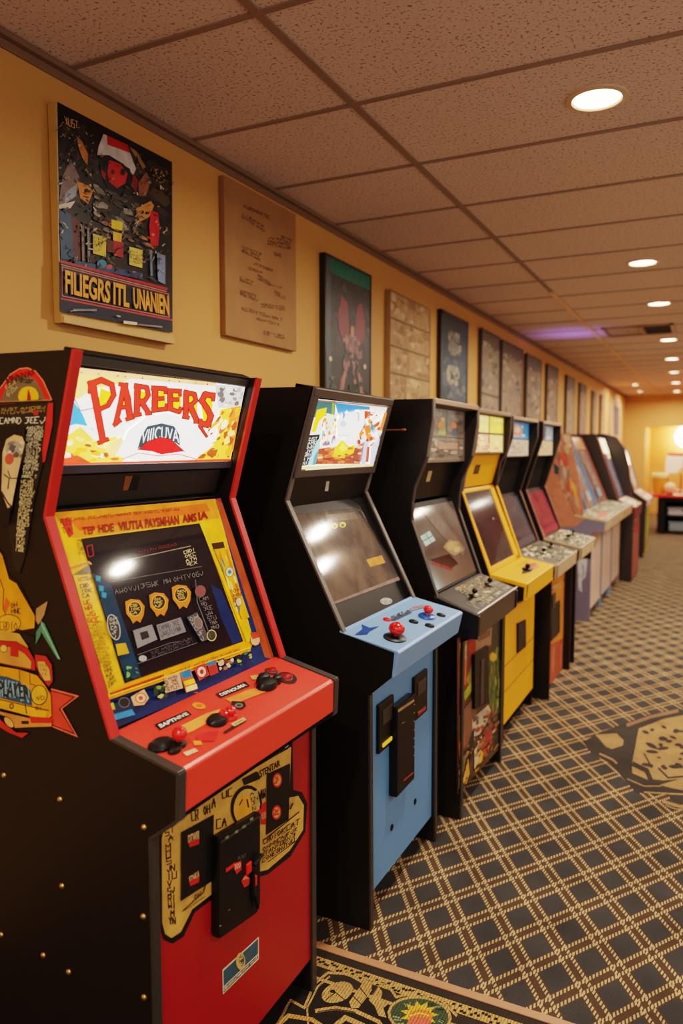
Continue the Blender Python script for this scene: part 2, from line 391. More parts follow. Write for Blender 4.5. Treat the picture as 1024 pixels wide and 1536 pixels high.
struct('wall_left', MB().box(-.12, 0, YB, 19.6, 0, CEIL+.05), WALL, loc=(0, 0, 0))
struct('wall_right', MB().box(XR, XR+.12, 5.5, 19.6, 0, CEIL+.05), WALL, loc=(0, 0, 0))
struct('wall_far', MB().box(0, .42, YF, 19.6, 0, CEIL).box(.42, XR, 19.4, 19.6, 0, CEIL).box(.42, XR, YF, 19.4, 2.0, CEIL), WALL, loc=(0, 0, 0))
ce = struct('ceiling', MB().box(-.12, XR+.12, YB-.12, 19.6, CEIL, CEIL+.08), ceil_mat(), loc=(0, 0, CEIL))
g = MB(); BARW = .014
for x in (.70, 1.92, 3.14, 4.36): g.box(x-BARW, x+BARW, YB, YF, CEIL-.006, CEIL+.001)
for k in range(-7, 27):
    y = 1.842+.61*k
    if YB < y < YF: g.box(0, XR, y-BARW*.8, y+BARW*.8, CEIL-.0045, CEIL+.001)
struct('ceiling_grid', g, mat('brown_grid_bar', (150, 126, 112), .5, var=.06), ce)
struct('trim_2', MB().box(.682, .718, 5.9, YF, CEIL-.016, CEIL-.005), mat('cream_lit_grid_bar', (236, 196, 152), .5), bevel=.002)  # paler strip paints reflected lamplight along the far main grid bar
struct('trim_3', MB().box(0, .026, YB, YF, CEIL-.020, CEIL-.004).box(0, .006, YB, YF, CEIL-.045, CEIL-.004), mat('brown_wall_angle', (134, 104, 80), .5))
struct('baseboard_left', MB().box(0, .012, YB, YF, 0, .09), mat('dark_rubber_base', (40, 34, 30), .5), bevel=.003)
# window on the right wall, out of frame: its glow is what the far screens mirror
WP = mat('overcast_daylight_pane', (214, 236, 226), .3, emit=5)
w = struct('window_1', MB().box(XR-.03, XR, 12.3, 14.3, 1.5, 2.5), mat('white_window_frame', (225, 220, 208), .4), loc=(XR, 13.3, 1.5))
for a, c in ((12.36, 13.27), (13.33, 14.24)):
    build('window_pane', MB().box(XR-.036, XR-.031, a, c, 1.56, 2.44), WP, w)

# ------------------------------------------------------------------ ceiling lights
LENS = mat('glowing_downlight_lens', (255, 226, 186), .4, emit=16)
RING = mat('cream_downlight_trim', (225, 190, 155), .35)
def downlight(x, y, label, w, grp='recessed downlights along the aisle ceiling', r=.078):
    t = thing('recessed_downlight', label, 'ceiling light', (x, y, CEIL), grp)
    pr = [(r+.022, 0), (r+.02, -.007), (r+.004, -.010), (r, -.006), (r*.97, 0)]
    m = MB(); n = 32; vs = []
    for q, h in pr: vs += [(x+q*math.cos(2*PI*i/n), y+q*math.sin(2*PI*i/n), CEIL+h) for i in range(n)]
    m.add(vs, [(k*n+i, k*n+(i+1) % n, (k+1)*n+(i+1) % n, (k+1)*n+i) for k in range(4) for i in range(n)])
    build('trim_ring', m, RING, t, smooth=True)
    build('lens', MB().lathe((x, y, CEIL-.004), (0, 0, 1), [(r, 0), (r, .003)], 32), LENS, t)
    l = bpy.data.lights.new('downlight_lamp', 'AREA'); l.shape = 'DISK'; l.size = r*1.8; l.energy = w; l.color = (1, .84, .66); l.spread = PI*.94
    o = bpy.data.objects.new('downlight_lamp', l); C.objects.link(o); o.location = (x, y, CEIL-.012)
W0 = 30
downlight(1.45, 2.767, 'big round ceiling downlight nearest the camera, upper right', W0)
for y, s in ((5.25, 'second ceiling downlight from the camera in the aisle row'), (6.75, 'third ceiling downlight in the aisle row, just before the air vent'),
             (9.0, 'fourth aisle downlight, first one beyond the air vent'), (10.9, 'fifth aisle downlight from the camera'), (12.8, 'sixth aisle downlight from the camera'),
             (14.8, 'second farthest downlight of the aisle row'), (17.0, 'farthest downlight of the aisle row, near the far wall')):
    downlight(1.39 if y < 8 else 1.39-.033*(y-7.5), y, s, W0)
downlight(.47, 14.9, 'small round ceiling light by the left wall, nearer of two', W0*.5, 'small ceiling lights by the left wall', .06)
downlight(.40, 16.7, 'small round ceiling light by the left wall, farther of two', W0*.4, 'small ceiling lights by the left wall', .06)
for x, y in ((1.45, -.2), (1.45, -2.0), (3.42, -1.2), (3.42, 1.6), (3.42, 4.6), (2.33, 6.28), (2.86, 6.95), (3.42, 11), (3.42, 14.5)):  # added lights out of view, several placed for their screen reflections
    downlight(x, y, 'recessed round downlight in another ceiling row, out of the photo', W0*(1.25 if y < 3 else 1.), 'downlights outside the frame')
# ceiling air vent
v = thing('ceiling_vent', 'rectangular ceiling air vent with pale louvres and a dark open end', 'air vent', (1.12, 8.15, CEIL))
m = MB()
for a in ((.80, 1.44, 7.86, 7.89), (.80, 1.44, 8.43, 8.46), (.80, .83, 7.86, 8.46), (1.41, 1.44, 7.86, 8.46), (1.14, 1.17, 7.86, 8.46)): m.box(a[0], a[1], a[2], a[3], CEIL-.014, CEIL)
build('vent_frame', m, mat('tan_vent_frame', (150, 116, 92), .5), v)
build('vent_opening', MB().box(.82, 1.42, 7.88, 8.44, CEIL-.004, CEIL-.001), DARK, v)
m = MB()
for i in range(11):
    x = .845+i*.028; m.add([(x, 7.89, CEIL-.012), (x+.014, 7.89, CEIL-.003), (x+.014, 8.43, CEIL-.003), (x, 8.43, CEIL-.012)], [(0, 1, 2, 3)])
build('vent_louvre', m, mat('pale_vent_louvre', (196, 160, 130), .5), v)
def lamp(kind, loc, en, col, size=.2, rot=None, spread=PI):
    l = bpy.data.lights.new(kind, 'POINT' if kind == 'glow' else 'AREA'); l.energy = en; l.color = col
    if kind == 'glow': l.shadow_soft_size = size
    else: l.shape = 'DISK'; l.size = size; l.spread = spread
    o = bpy.data.objects.new(kind, l); C.objects.link(o); o.location = loc
    if rot: o.rotation_euler = rot
    return o
lamp('purple_uplight', (.5, 8.1, 2.15), .9, (.35, .2, 1.), .5, (PI, 0, 0), 1.6)  # hidden purple lamp, added to tint the ceiling

# ================================================================== WALL POSTERS
def board(name, label, cat, px, th, side, grp='posters hung in a row on the left wall', frame=None, fw=.018, back=.004):
    """px = x0,x1,ytop at x0,ybot at x0 in the picture; gives a rectangular board on the left wall"""
    a = hit(px[0], px[2], PX(th)); b = hit(px[0], px[3], PX(th)); c = hit(px[1], 400, PX(th))
    y0, y1, z1, z0 = a.y, c.y, a.z, b.z
    t = thing(name, label, cat, (0, (y0+y1)/2, z0), grp)
    build('backing_board', MB().box(.002, th, y0, y1, z0, z1), side, t, bevel=.003)
    if frame:
        g = MB(); T = th+.006
        for q in ((y0, y1, z1-fw, z1), (y0, y1, z0, z0+fw), (y0, y0+fw, z0, z1), (y1-fw, y1, z0, z1)): g.box(th-.002, T, *q)
        build('frame', g, frame, t, bevel=.002)
    return t, (y0, y1, z0, z1)
class Wv(Cv):                                    # canvas in board coordinates, u 0..1 along the wall, v 0..1 downward
    def __init__(s, rc, x, lift=.0008): s.y0, s.y1, s.z0, s.z1 = rc; s.x = x; s.l = lift; s.e = 2.5e-5; s.m = MB()
    def P(s, p): return Vector((s.x+s.l, s.y0+(s.y1-s.y0)*p[0], s.z1-(s.z1-s.z0)*p[1]))
TANC = mat('tan_canvas_edge', (205, 160, 84), .6)
t, rc = board('movie_poster', 'colourful movie style poster with red hatted figure and orange title, nearest poster', 'poster', (83, 259, 152, 482), .036, TANC)
f = Cv(PX(.036), (60, 140, 4.152))
f.poly([(104, 50), (822, 428), (826, 1490), (124, 1358)], (24, 20, 20))
f.line([(104, 52), (124, 1358)], 7, (200, 170, 130))
r = random.Random(21)
Q = [(115, 70), (815, 440), (815, 1100), (120, 760)]
f.collage([(112, 120), (815, 470), (810, 900), (116, 640)], [(44, 38, 34), (60, 50, 40), (34, 34, 40), (72, 58, 44), (30, 24, 22), (52, 40, 34)], 60, .08, 4)
f.poly([(120, 720), (190, 750), (205, 820), (215, 1040), (130, 1030)], (42, 74, 108)); f.poly([(190, 760), (250, 800), (262, 1040), (216, 1040)], (84, 30, 28))
f.poly([(140, 520), (190, 410), (245, 520), (235, 600), (160, 690), (115, 690)], (128, 108, 104)); f.poly([(160, 620), (230, 560), (225, 640), (150, 690)], (150, 160, 178)); f.poly([(113, 695), (220, 670), (190, 715), (120, 718)], (226, 206, 190))
f.poly([(228, 265), (262, 300), (300, 380), (295, 450), (262, 400), (238, 330)], (186, 116, 62)); f.poly([(230, 545), (300, 575), (330, 610), (300, 690), (250, 650)], (222, 136, 48)); f.ell(288, 606, 14, 14, (30, 24, 20)); f.line([(270, 640), (300, 650)], 8, (40, 26, 20))
f.poly([(390, 250), (545, 320), (575, 430), (420, 330)], (190, 26, 32)); f.poly([(355, 385), (365, 330), (395, 255), (415, 260), (420, 320), (560, 370), (598, 470), (580, 510), (520, 440), (430, 385)], (205, 195, 190))
f.poly([(365, 400), (440, 400), (560, 470), (575, 560), (520, 610), (420, 590), (380, 500)], (28, 16, 16)); f.poly([(432, 415), (500, 440), (545, 500), (530, 560), (480, 590), (430, 550), (420, 490)], (196, 38, 36)); f.ell(515, 490, 16, 22, (60, 10, 14)); f.ell(452, 490, 12, 16, (90, 14, 16))
f.poly([(380, 470), (410, 500), (405, 540), (385, 515)], (150, 34, 40)); f.poly([(580, 500), (610, 540), (600, 615), (570, 580)], (130, 30, 34)); f.poly([(555, 330), (600, 360), (660, 460), (640, 470)], (150, 116, 70)); f.poly([(610, 560), (660, 490), (690, 540), (660, 640), (620, 640)], (142, 84, 58))
f.collage([(330, 560), (620, 690), (620, 880), (330, 760)], [(110, 104, 96), (140, 132, 120), (80, 74, 68), (64, 58, 52), (160, 150, 136), (50, 44, 40)], 60, .10, 7)
f.collage([(330, 720), (700, 860), (700, 1000), (330, 880)], [(120, 100, 84), (170, 120, 70), (80, 60, 48), (150, 70, 50), (60, 46, 40), (40, 34, 30)], 50, .07, 8)
f.poly([(595, 720), (690, 670), (710, 700), (680, 770), (620, 800)], (206, 134, 58)); f.ell(636, 740, 12, 12, (30, 24, 20)); f.ell(664, 745, 9, 9, (30, 24, 20))
f.poly([(690, 730), (735, 745), (745, 850), (735, 950), (690, 950), (680, 830)], (200, 20, 38)); f.ell(705, 880, 9, 9, (240, 120, 110)); f.ell(725, 800, 7, 7, (240, 120, 110))
for x, y, w, h, c in ((330, 875, 84, 130, (214, 190, 60)), (445, 785, 70, 60, (240, 205, 40)), (455, 860, 55, 60, (236, 180, 50)), (458, 915, 62, 100, (176, 26, 36)), (416, 910, 44, 80, (90, 30, 34)), (556, 955, 84, 120, (224, 200, 90))):
    f.poly([(x, y), (x+w, y+w*.25), (x+w*.95, y+h+w*.15), (x, y+h-w*.1)], c)
f.scrib([(335, 890), (410, 905), (405, 1000), (335, 980)], 4, 3, (150, 120, 40), 2, 4); f.scrib([(560, 970), (635, 990), (630, 1070), (560, 1050)], 4, 3, (160, 130, 60), 5, 4)
for x in (265, 300, 690, 735): f.line([(x, 830+(x-265)*.35), (x+5, 1040+(x-265)*.22)], 14, (120, 112, 104) if x < 500 else (110, 130, 160))
f.poly([(740, 1000), (780, 1010), (780, 1190), (735, 1170)], (120, 138, 170)); f.poly([(215, 1040), (640, 1120), (640, 1160), (216, 1070)], (40, 70, 104)); f.ell(385, 1062, 30, 26, (52, 128, 170)); f.ell(432, 1080, 20, 14, (190, 70, 60))
f.scrib([(150, 135), (250, 175), (245, 235), (165, 205)], 1, 4, (214, 170, 84), 3, 6)
for i in range(90):
    x = r.uniform(120, 800); y = 130+(x-104)*.52+r.uniform(0, 110)
    if not 340 < x < 600: f.line([(x, y), (x+r.uniform(-16, 16), y+r.uniform(-16, 16))], r.uniform(2, 5), r.choice([(150, 124, 70), (120, 110, 96), (180, 150, 90)]))
f.poly([(128, 1040), (790, 1215), (824, 1400), (826, 1490), (124, 1358)], (26, 30, 52)); f.line([(130, 1046), (790, 1218)], 14, (190, 30, 40)); f.line([(132, 1066), (786, 1234)], 4, (230, 150, 120))
f.line([(140, 1080), (800, 1250), (805, 1395), (140, 1262)], 5, (225, 110, 90), True); f.line([(132, 1278), (824, 1412)], 9, (205, 60, 50))
f.poly([(146, 1088), (796, 1256), (800, 1386), (146, 1256)], (22, 20, 28))
for i in range(240):
    u, v = r.random(), r.random(); x, y = Cv.bil([(115, 200), (815, 500), (790, 1180), (125, 1030)], u, v); L_ = r.uniform(6, 26)
    if 350 < x < 600 and 250 < y < 610 and r.random() < .6: continue
    f.line([(x, y), (x+r.uniform(-L_, L_), y+r.uniform(-L_, L_)*1.2), (x+r.uniform(-L_, L_), y+r.uniform(0, L_))], r.uniform(3, 8), r.choice([(26, 22, 20), (26, 22, 20), (54, 44, 36), (110, 92, 70), (150, 134, 110), (170, 110, 54), (90, 40, 34), (60, 70, 86), (190, 180, 160)]))
YT = (236, 160, 50)
f.text('FILIEGRS', [(156, 1098), (440, 1172), (436, 1310), (160, 1244)], YT, .03); f.text('ITL', [(458, 1176), (556, 1200), (556, 1334), (458, 1312)], YT, .03); f.text('UNANIEN', [(580, 1208), (800, 1262), (804, 1384), (584, 1338)], YT, .03)
f.line([(210, 1350), (350, 1350)], 14, (120, 124, 140)); f.line([(190, 1356), (230, 1352)], 6, (150, 150, 160)); f.line([(480, 1385), (500, 1390)], 8, (200, 180, 160)); f.line([(525, 1425), (600, 1435)], 18, (250, 226, 190)); f.line([(610, 1440), (760, 1455)], 9, (150, 130, 120))
f.build('print', PRINT, t)
build('lower_frame_rail', MB().box(.02, .041, rc[0]+.004, rc[1], rc[2], rc[2]+.022), mat('pale_wood_rail', (206, 164, 100), .45), t, bevel=.002)
# weathered tan notice
t, rc = board('parchment_notice', 'tall weathered tan notice board with faded brown lettering, touching the ceiling line', 'notice board', (336, 444, 262, 502), .028, mat('weathered_tan_board', (160, 114, 70), .75, var=.34, scale=6, bump=.3))
BR = (104, 70, 38)
for q, rw, n in (([(235, 300), (480, 400), (480, 450), (235, 340)], 1, 9), ([(235, 370), (450, 500), (430, 550), (235, 425)], 2, 7), ([(450, 570), (640, 610), (640, 690), (450, 650)], 3, 6), ([(560, 560), (660, 600), (660, 700), (560, 660)], 3, 3), ([(490, 690), (580, 720), (580, 770), (490, 730)], 1, 4), ([(235, 650), (400, 710), (400, 790), (235, 700)], 3, 6), ([(330, 780), (510, 850), (510, 880), (330, 815)], 1, 8), ([(290, 820), (430, 870), (430, 900), (290, 850)], 1, 6), ([(365, 880), (480, 960), (470, 985), (365, 930)], 2, 5), ([(470, 960), (570, 990), (570, 1010), (470, 985)], 1, 4), ([(220, 900), (335, 940), (335, 990), (220, 945)], 2, 5), ([(222, 1010), (380, 1060), (380, 1120), (222, 1055)], 3, 6), ([(505, 1015), (610, 1070), (610, 1110), (505, 1060)], 2, 4), ([(395, 1120), (595, 1150), (595, 1190), (395, 1160)], 2, 8), ([(235, 1145), (585, 1250), (585, 1290), (235, 1185)], 1, 14), ([(355, 1235), (560, 1290), (560, 1320), (355, 1265)], 1, 8), ([(410, 1345), (600, 1385), (600, 1430), (410, 1385)], 2, 7)):
    f = Cv(PX(.028), (320, 250, 5.486)); f.scrib(q, rw, n, BR, rw*31+n+int(q[0][1]), 9, .62); f.build('faded_lettering', PRINTM, t)
# black framed art poster
BF = mat('black_poster_frame', (20, 18, 18), .35)
t, rc = board('art_poster', 'black framed dark poster with teal top band and pinkish winged pattern', 'poster', (486, 556, 378, 640), .03, BF, frame=BF, fw=.012)
f = Wv(rc, .031)
f.poly(R(0.02, .01, .98, .99), (52, 54, 56)); f.poly(R(.06, .012, .98, .10), (16, 116, 100)); f.poly([(.04, 0.01), (.12, .01), (.12, .99), (.04, .99)], (76, 84, 92))
f.collage(R(.12, .12, .97, .55), [(60, 56, 56), (84, 76, 76), (50, 44, 46), (70, 64, 70)], 50, .07, 11)
for m_ in (0, 1):
    X = lambda u: .56+(u-.56)*(1 if m_ else -1)
    f.poly([(X(.66), .24), (X(.78), .2), (X(.86), .32), (X(.84), .42), (X(.7), .5), (X(.62), .4)], (140, 62, 74)); f.poly([(X(.6), .42), (X(.7), .44), (X(.66), .54), (X(.56), .52)], (150, 96, 100)); f.poly([(X(.66), .62), (X(.8), .7), (X(.86), .86), (X(.78), .84)], (160, 98, 92)); f.line([(X(.72), .66), (X(.84), .94)], .03, (170, 130, 110))
f.collage(R(.36, .42, .78, .72), [(150, 106, 110), (120, 92, 98), (166, 120, 116), (96, 84, 92), (180, 140, 130)], 45, .08, 12); f.ell(.56, .40, .04, .035, (200, 140, 110))
f.collage(R(.1, .7, .97, .98), [(50, 54, 56), (70, 76, 78), (84, 90, 92), (40, 42, 46), (110, 100, 96)], 45, .08, 13); f.ell(.1, .6, .03, .014, (250, 225, 170)); f.ell(.84, .6, .03, .016, (235, 215, 170))
f.build('print', PRINT, t)
# stone-look panel
t, rc = board('stone_look_panel', 'tan stone block patterned wall panel between two dark posters', 'wall panel', (584, 645, 434, 640), .03, mat('tan_stone_panel', (172, 134, 92), .8, var=.2, scale=9, bump=.5), frame=mat('tan_stone_edge', (160, 122, 82), .8), fw=.008)  # frame here is an added thin edge strip around the stone panel
f = Wv(rc, .03)
for i, v in enumerate((.0, .2, .4, .6, .8)):
    us = [0, .42, 1] if i % 2 == 0 else [0, .36, 1]
    for a, b in zip(us, us[1:]):
        f.poly([(a+.012, v+.008), (b-.012, v+.010), (b-.012, v+.190), (a+.012, v+.186)], (182, 142, 98)); f.collage([(a+.02, v+.012), (b-.02, v+.014), (b-.02, v+.185), (a+.02, v+.18)], [(196, 160, 118), (160, 122, 82), (206, 174, 132), (150, 112, 76)], 12, .16, i*7+int(b*9))
    f.line([(0, v), (1, v+.004)], .012, (112, 84, 54))
f.build('stone_blocks', PRINTM, t)
# blue framed poster
t, rc = board('blue_poster', 'dark blue framed poster with pale grey emblem and cream text block', 'poster', (661, 703, 463, 660), .03, BF, frame=mat('dark_blue_frame', (28, 44, 58), .35), fw=.03)
f = Wv(rc, .031)
f.poly(R(.03, .02, .97, .98), (44, 60, 70)); f.poly(R(.66, .02, .97, .98), (50, 66, 88)); f.collage(R(.08, .35, .92, .68), [(60, 84, 100), (84, 100, 112), (110, 112, 110), (52, 74, 92)], 40, .12, 3); f.collage(R(.25, .13, .72, .32), [(120, 116, 106), (158, 150, 136), (130, 124, 112)], 30, .16, 5); f.collage(R(.2, .4, .66, .56), [(146, 138, 124), (168, 158, 140)], 22, .16, 6)
f.poly(R(.16, .70, .86, .78), (190, 160, 124)); f.poly(R(.16, .80, .86, .86), (156, 112, 86)); f.scrib(R(.18, .7, .84, .78), 2, 8, (110, 90, 70), 3, .02)
f.build('print', PRINT, t)
# receding row of faded prints
GP = [(150, 132, 112), (170, 150, 128), (124, 108, 92), (186, 166, 142), (104, 92, 82), (140, 126, 116)]
rows = [(722, 751, 492, 'grey faded print with pale patches and dark edge strips, left of a butted pair', 1), (753, 786, 509, 'pale pinkish grey faded print, right of a butted pair', 2), (790, 815, 530, 'faded beige print with a dark left edge beyond the butted pair', 3), (821, 840, 545, 'narrow print with mottled brown head and pinkish foot', 4), (850, 866, 562, 'narrow faded print sixth from the far end of the wall', 5), (870, 884, 574, 'narrow pinkish faded print fifth from the far end of the wall', 6), (889, 898, 586, 'thin dark faded print fourth from the far end of the wall', 7), (902, 912, 592, 'thin orange tinted print third from the far end', 8)]
for x0, x1, yt, lb, sd in rows:
    t, rc = board('faded_poster', lb, 'print', (x0, x1, yt, yt+175 if x0 < 860 else yt+110), .03, mat('greyish_board_edge', (70, 60, 52), .6), frame=mat('greyish_board_edge', (70, 60, 52), .6), fw=.010)  # frame here is an added thin edge strip in the board colour
    f = Wv(rc, .0305); base = [(150, 132, 112), (162, 138, 116), (152, 128, 106), (150, 120, 96), (158, 128, 104), (164, 128, 104), (130, 108, 90), (220, 160, 118)][sd-1]
    f.poly(R(.02, .01, .98, .99), base); f.poly(R(.02, .01, .98, .13), (104, 94, 86) if sd not in (8,) else base)
    f.collage(R(.05, .1, .95, .5), GP if sd < 5 else [base, (140, 112, 92), (176, 140, 114)], 34, .12, 30+sd, .6); f.collage(R(.05, .5, .95, .98), [base, (140, 110, 88), (176, 146, 122), (160, 120, 100), (132, 104, 84)], 30, .12, 50+sd, .6)
    if sd in (1, 3): f.line([(.02, .0), (.02, 1)], .05, (48, 38, 34)); f.line([(.05, .55), (.95, .56)], .02, (96, 76, 60))
    f.build('print', PRINTM, t)
t, rc = board('dark_poster', 'dark grey print in pinkish surround, last one before the far corner', 'print', (916, 937, 598, 655), .03, mat('pinkish_surround', (200, 150, 116), .7), frame=mat('pinkish_surround', (200, 150, 116), .7), fw=.02)
f = Wv(rc, .0305); f.poly(R(.3, .14, .86, .95), (84, 76, 72)); f.collage(R(.34, .18, .84, .9), [(70, 66, 66), (110, 96, 86), (60, 54, 54), (96, 84, 78)], 22, .2, 3); f.build('print', PRINTM, t)

# ================================================================== ARCADE CABINETS
def shell(root, y0, y1, th, prof, side, trims, near_prof=None, far_prof=None, back=.08, top=True):
    """two side panels with edge moulding, a back board and a top board"""
    out = []
    for i, (a, b) in enumerate(((y0, y0+th), (y1-th, y1))):
        p = (near_prof if i == 0 else far_prof) or prof
        s = build('side_panel', MB().prism(p, a, b), side, root, bevel=.0015)
        for pts, m in (trims[i] if isinstance(trims, tuple) else trims):
            build('edge_moulding', MB().strip(pts, a-.001, b+.001, .0035), m, s, bevel=.001)
        out.append(s)
    zt = prof[-1][1]
    build('back_board', MB().box(back, back+.018, y0+th, y1-th, .02, zt-.02), DARK, root)
    if top: build('top_board', MB().prism([(back, zt-.004), (prof[-2][0]-.02, prof[-2][1]-.006), (prof[-2][0]-.02, prof[-2][1]-.024), (back, zt-.022)], y0+th, y1-th), BLK, root)
    return out
def on(plane, u, v, h=0.): return hit(u, v, (plane[0]+plane[1]*h, plane[1]))
def joystick(root, pl, u, v, ball, base, rb=.02, hs=.035, rx=.032, ry=.022, squash=.9):
    p = on(pl, u, v); n = pl[1]
    b = build('joystick', MB().lathe(p, n, [(1*rx, 0), (rx, .003), (rx*.82, .007), (rx*.3, .009)], 22, sx=ry/rx, up=(1, 0, 0)), base, root, smooth=True)
    build('shaft', MB().tube(p+n*.004, p+n*hs, rb*.3, 10), CHROME, b, smooth=True)
    build('ball_top', MB().ball(p+n*(hs+rb*.35), rb, axis=n, sq=squash), ball, b, smooth=True)
    return b
def button(root, pl, u, v, m, r=.014, h=.008, rim=PLBLK, sx=1.):
    p = on(pl, u, v); n = pl[1]
    b = build('button', MB().lathe(p, n, [(r, -.002), (r, .003), (r*.9, .005), (r*.7, .005)], 20, sx=sx, up=(1, 0, 0)), rim, root, smooth=True)
    build('plunger', MB().lathe(p, n, [(r*.68, .002), (r*.68, h*.8), (r*.5, h), (.0005, h)], 18, sx=sx, up=(1, 0, 0)), m, b, smooth=True)
    return b
def plate_x(name, m, root, px, x0, x1, bevel=.002):     # flat plate on a front panel from picture corners TL, BR (depth x0..x1)
    a = hit(px[0], px[1], PX(x1)); b = hit(px[2], px[3], PX(x1))
    return build(name, MB().box(x0, x1, a.y, b.y, min(a.z, b.z), max(a.z, b.z)), m, root, bevel=bevel)
def plate_px(name, m, root, pts, x0, x1, bevel=.002):   # polygon plate from picture corners
    P = [hit(u, v, PX(x1)) for u, v in pts]; n = len(P); mb = MB()
    mb.add([(x1, p.y, p.z) for p in P]+[(x0, p.y, p.z) for p in P], [list(range(n)), list(range(n, 2*n))[::-1]]+[(i, (i+1) % n, n+(i+1) % n, n+i) for i in range(n)])
    return build(name, mb, m, root, bevel=bevel)

# ------------------------------------------------------------------ 1. the red cabinet
y0, y1, th = 1.108, 1.782, .022; a, b = y0+th, y1-th
red = thing('arcade_cabinet', 'black sided arcade cabinet with red control panel and front, lit PAREERS marquee', 'arcade cabinet', (.5, (y0+y1)/2, 0), 'upright arcade cabinets along the left wall')
notch, top, cpb = (.648, 1.365), (.738, 1.692), (.808, .932)
prof = [(.08, 0), (.90, 0), (.90, .75), (.966, .80), (.970, .893), cpb, notch, top, (.08, 1.702)]
sp = shell(red, y0, y1, th, prof, BLK, [([cpb, notch, top], REDT), ([(.90, .75), (.966, .80), (.970, .893), cpb], DKT), ([(.90, 0), (.90, .75)], DKT)])
for u, v in ((6, 1163), (90, 1199), (216, 1241), (93, 1329), (215, 1375), (2, 1402), (65, 1433), (103, 1458), (216, 1496)):
    p = hit(u, v, PYn(y0)); build('bolt', MB().lathe(p, (0, -1, 0), [(.0065, -.001), (.0065, .001), (.005, .003), (.0025, .0042), (.0003, .0045)], 14), BRASS, sp[0], smooth=True)
# marquee box
mq0, mq1 = (.652, 1.470), (.706, 1.668)
build('top_rail', MB().slab(a, b, mq1, (.716, 1.694), .03, .004), BLK2, red, bevel=.002)
mtape = Cv(PS(mq1, (.716, 1.694), .004), (80, 530, 3.2)); mtape.poly([(352, 48), (545, 72), (545, 112), (350, 92)], (150, 140, 126)); mtape.collage([(356, 52), (540, 75), (540, 108), (355, 90)], [(170, 160, 148), (120, 112, 102), (96, 88, 80)], 10, .2, 2); mtape.build('grey_tape', PRINTM, red)
f = Cv(PS(mq0, mq1), (80, 530, 3.2))
f.poly([(122, 70), (920, 158), (850, 512), (36, 535)], (255, 252, 240))
YE, OR, RD, DK = (252, 200, 40), (240, 130, 40), (205, 44, 30), (96, 22, 20)
f.poly([(122, 70), (420, 104), (300, 150), (190, 170), (120, 220), (92, 215)], (252, 214, 110)); f.poly([(124, 70), (780, 142), (778, 158), (122, 100)], (246, 190, 120))
f.poly([(90, 220), (140, 290), (165, 350), (110, 340), (70, 350)], (60, 150, 215)); f.poly([(160, 350), (200, 375), (190, 362)], (90, 170, 220)); f.line([(95, 205), (130, 275), (200, 262)], 5, (120, 60, 30))
f.poly([(58, 400), (130, 350), (200, 420), (300, 400), (360, 460), (330, 520), (40, 530)], (250, 206, 70)); f.poly([(36, 534), (52, 470), (120, 490), (180, 524)], (226, 70, 40))
f.collage([(70, 390), (300, 430), (330, 515), (45, 525)], [(255, 226, 120), (245, 170, 40), (225, 90, 40), (255, 245, 200), (150, 70, 30)], 36, .09, 5)
f.poly([(775, 150), (918, 160), (900, 265), (790, 262)], (196, 190, 184)); f.collage([(780, 155), (915, 165), (900, 255), (800, 255)], [(120, 112, 108), (226, 222, 216), (160, 152, 146), (90, 84, 84)], 22, .12, 6)
f.poly([(800, 270), (902, 250), (850, 510), (640, 515), (720, 440), (780, 420)], (246, 190, 50)); f.poly([(850, 262), (900, 252), (862, 470), (830, 440)], (236, 120, 40))
f.collage([(800, 280), (896, 260), (850, 500), (650, 508)], [(255, 222, 110), (240, 150, 40), (210, 80, 36), (255, 240, 190), (160, 70, 30)], 46, .09, 9)
f.poly([(250, 440), (330, 400), (350, 480), (270, 500)], (252, 216, 120))
f.poly([(300, 490), (360, 370), (450, 300), (540, 285), (640, 310), (720, 370), (770, 440), (680, 510), (420, 520)], (255, 253, 246))
f.poly([(402, 462), (420, 400), (450, 350), (520, 335), (580, 350), (604, 390), (608, 445), (560, 410), (510, 402), (450, 425)], (44, 58, 66))
f.text('VIIICUVA', [(432, 352), (600, 350), (604, 434), (416, 440)], (236, 240, 240), .0, lambda u, w: (u, w*.7+.16-.25*math.sin(PI*u)+.1))
f.poly([(408, 464), (450, 425), (510, 404), (560, 412), (630, 470), (570, 478), (520, 486), (470, 470)], (222, 30, 30)); f.line([(405, 464), (450, 424), (510, 403), (562, 411), (630, 472)], 4, (60, 30, 24)); f.line([(330, 508), (410, 478), (500, 492), (600, 484), (690, 508)], 4, (150, 60, 40))
def LT(strokes, w=30):
    for p, ww, w2 in strokes: f.line(p, ww+9, DK, w2=w2+9)
    for p, ww, w2 in strokes: f.line(p, ww, RD, w2=w2)
# yellow counters behind the letters
for p in ([(225, 165), (285, 190), (260, 260), (215, 262)], [(330, 200), (350, 200), (350, 260), (320, 262)], [(400, 170), (450, 190), (440, 250), (400, 250)], [(478, 185), (540, 180), (540, 270), (480, 270)], [(570, 190), (615, 190), (610, 285), (570, 270)], [(640, 190), (690, 200), (690, 300), (650, 290)], [(705, 210), (765, 200), (760, 340), (720, 330)]): f.poly(p, (250, 196, 30))
LT([([(186, 136), (212, 280), (238, 420)], 30, 26), ([(172, 150), (230, 128), (280, 150), (290, 200), (262, 250), (212, 274)], 26, 16), ([(216, 430), (262, 412)], 16, 14), ([(176, 150), (172, 190)], 14, 8)])
LT([([(338, 150), (322, 240), (298, 340)], 20, 18), ([(338, 150), (356, 220), (368, 312)], 28, 26), ([(312, 262), (362, 258)], 14, 14), ([(290, 345), (322, 322)], 14, 14), ([(350, 318), (384, 306)], 14, 14), ([(316, 148), (356, 152)], 14, 14)])
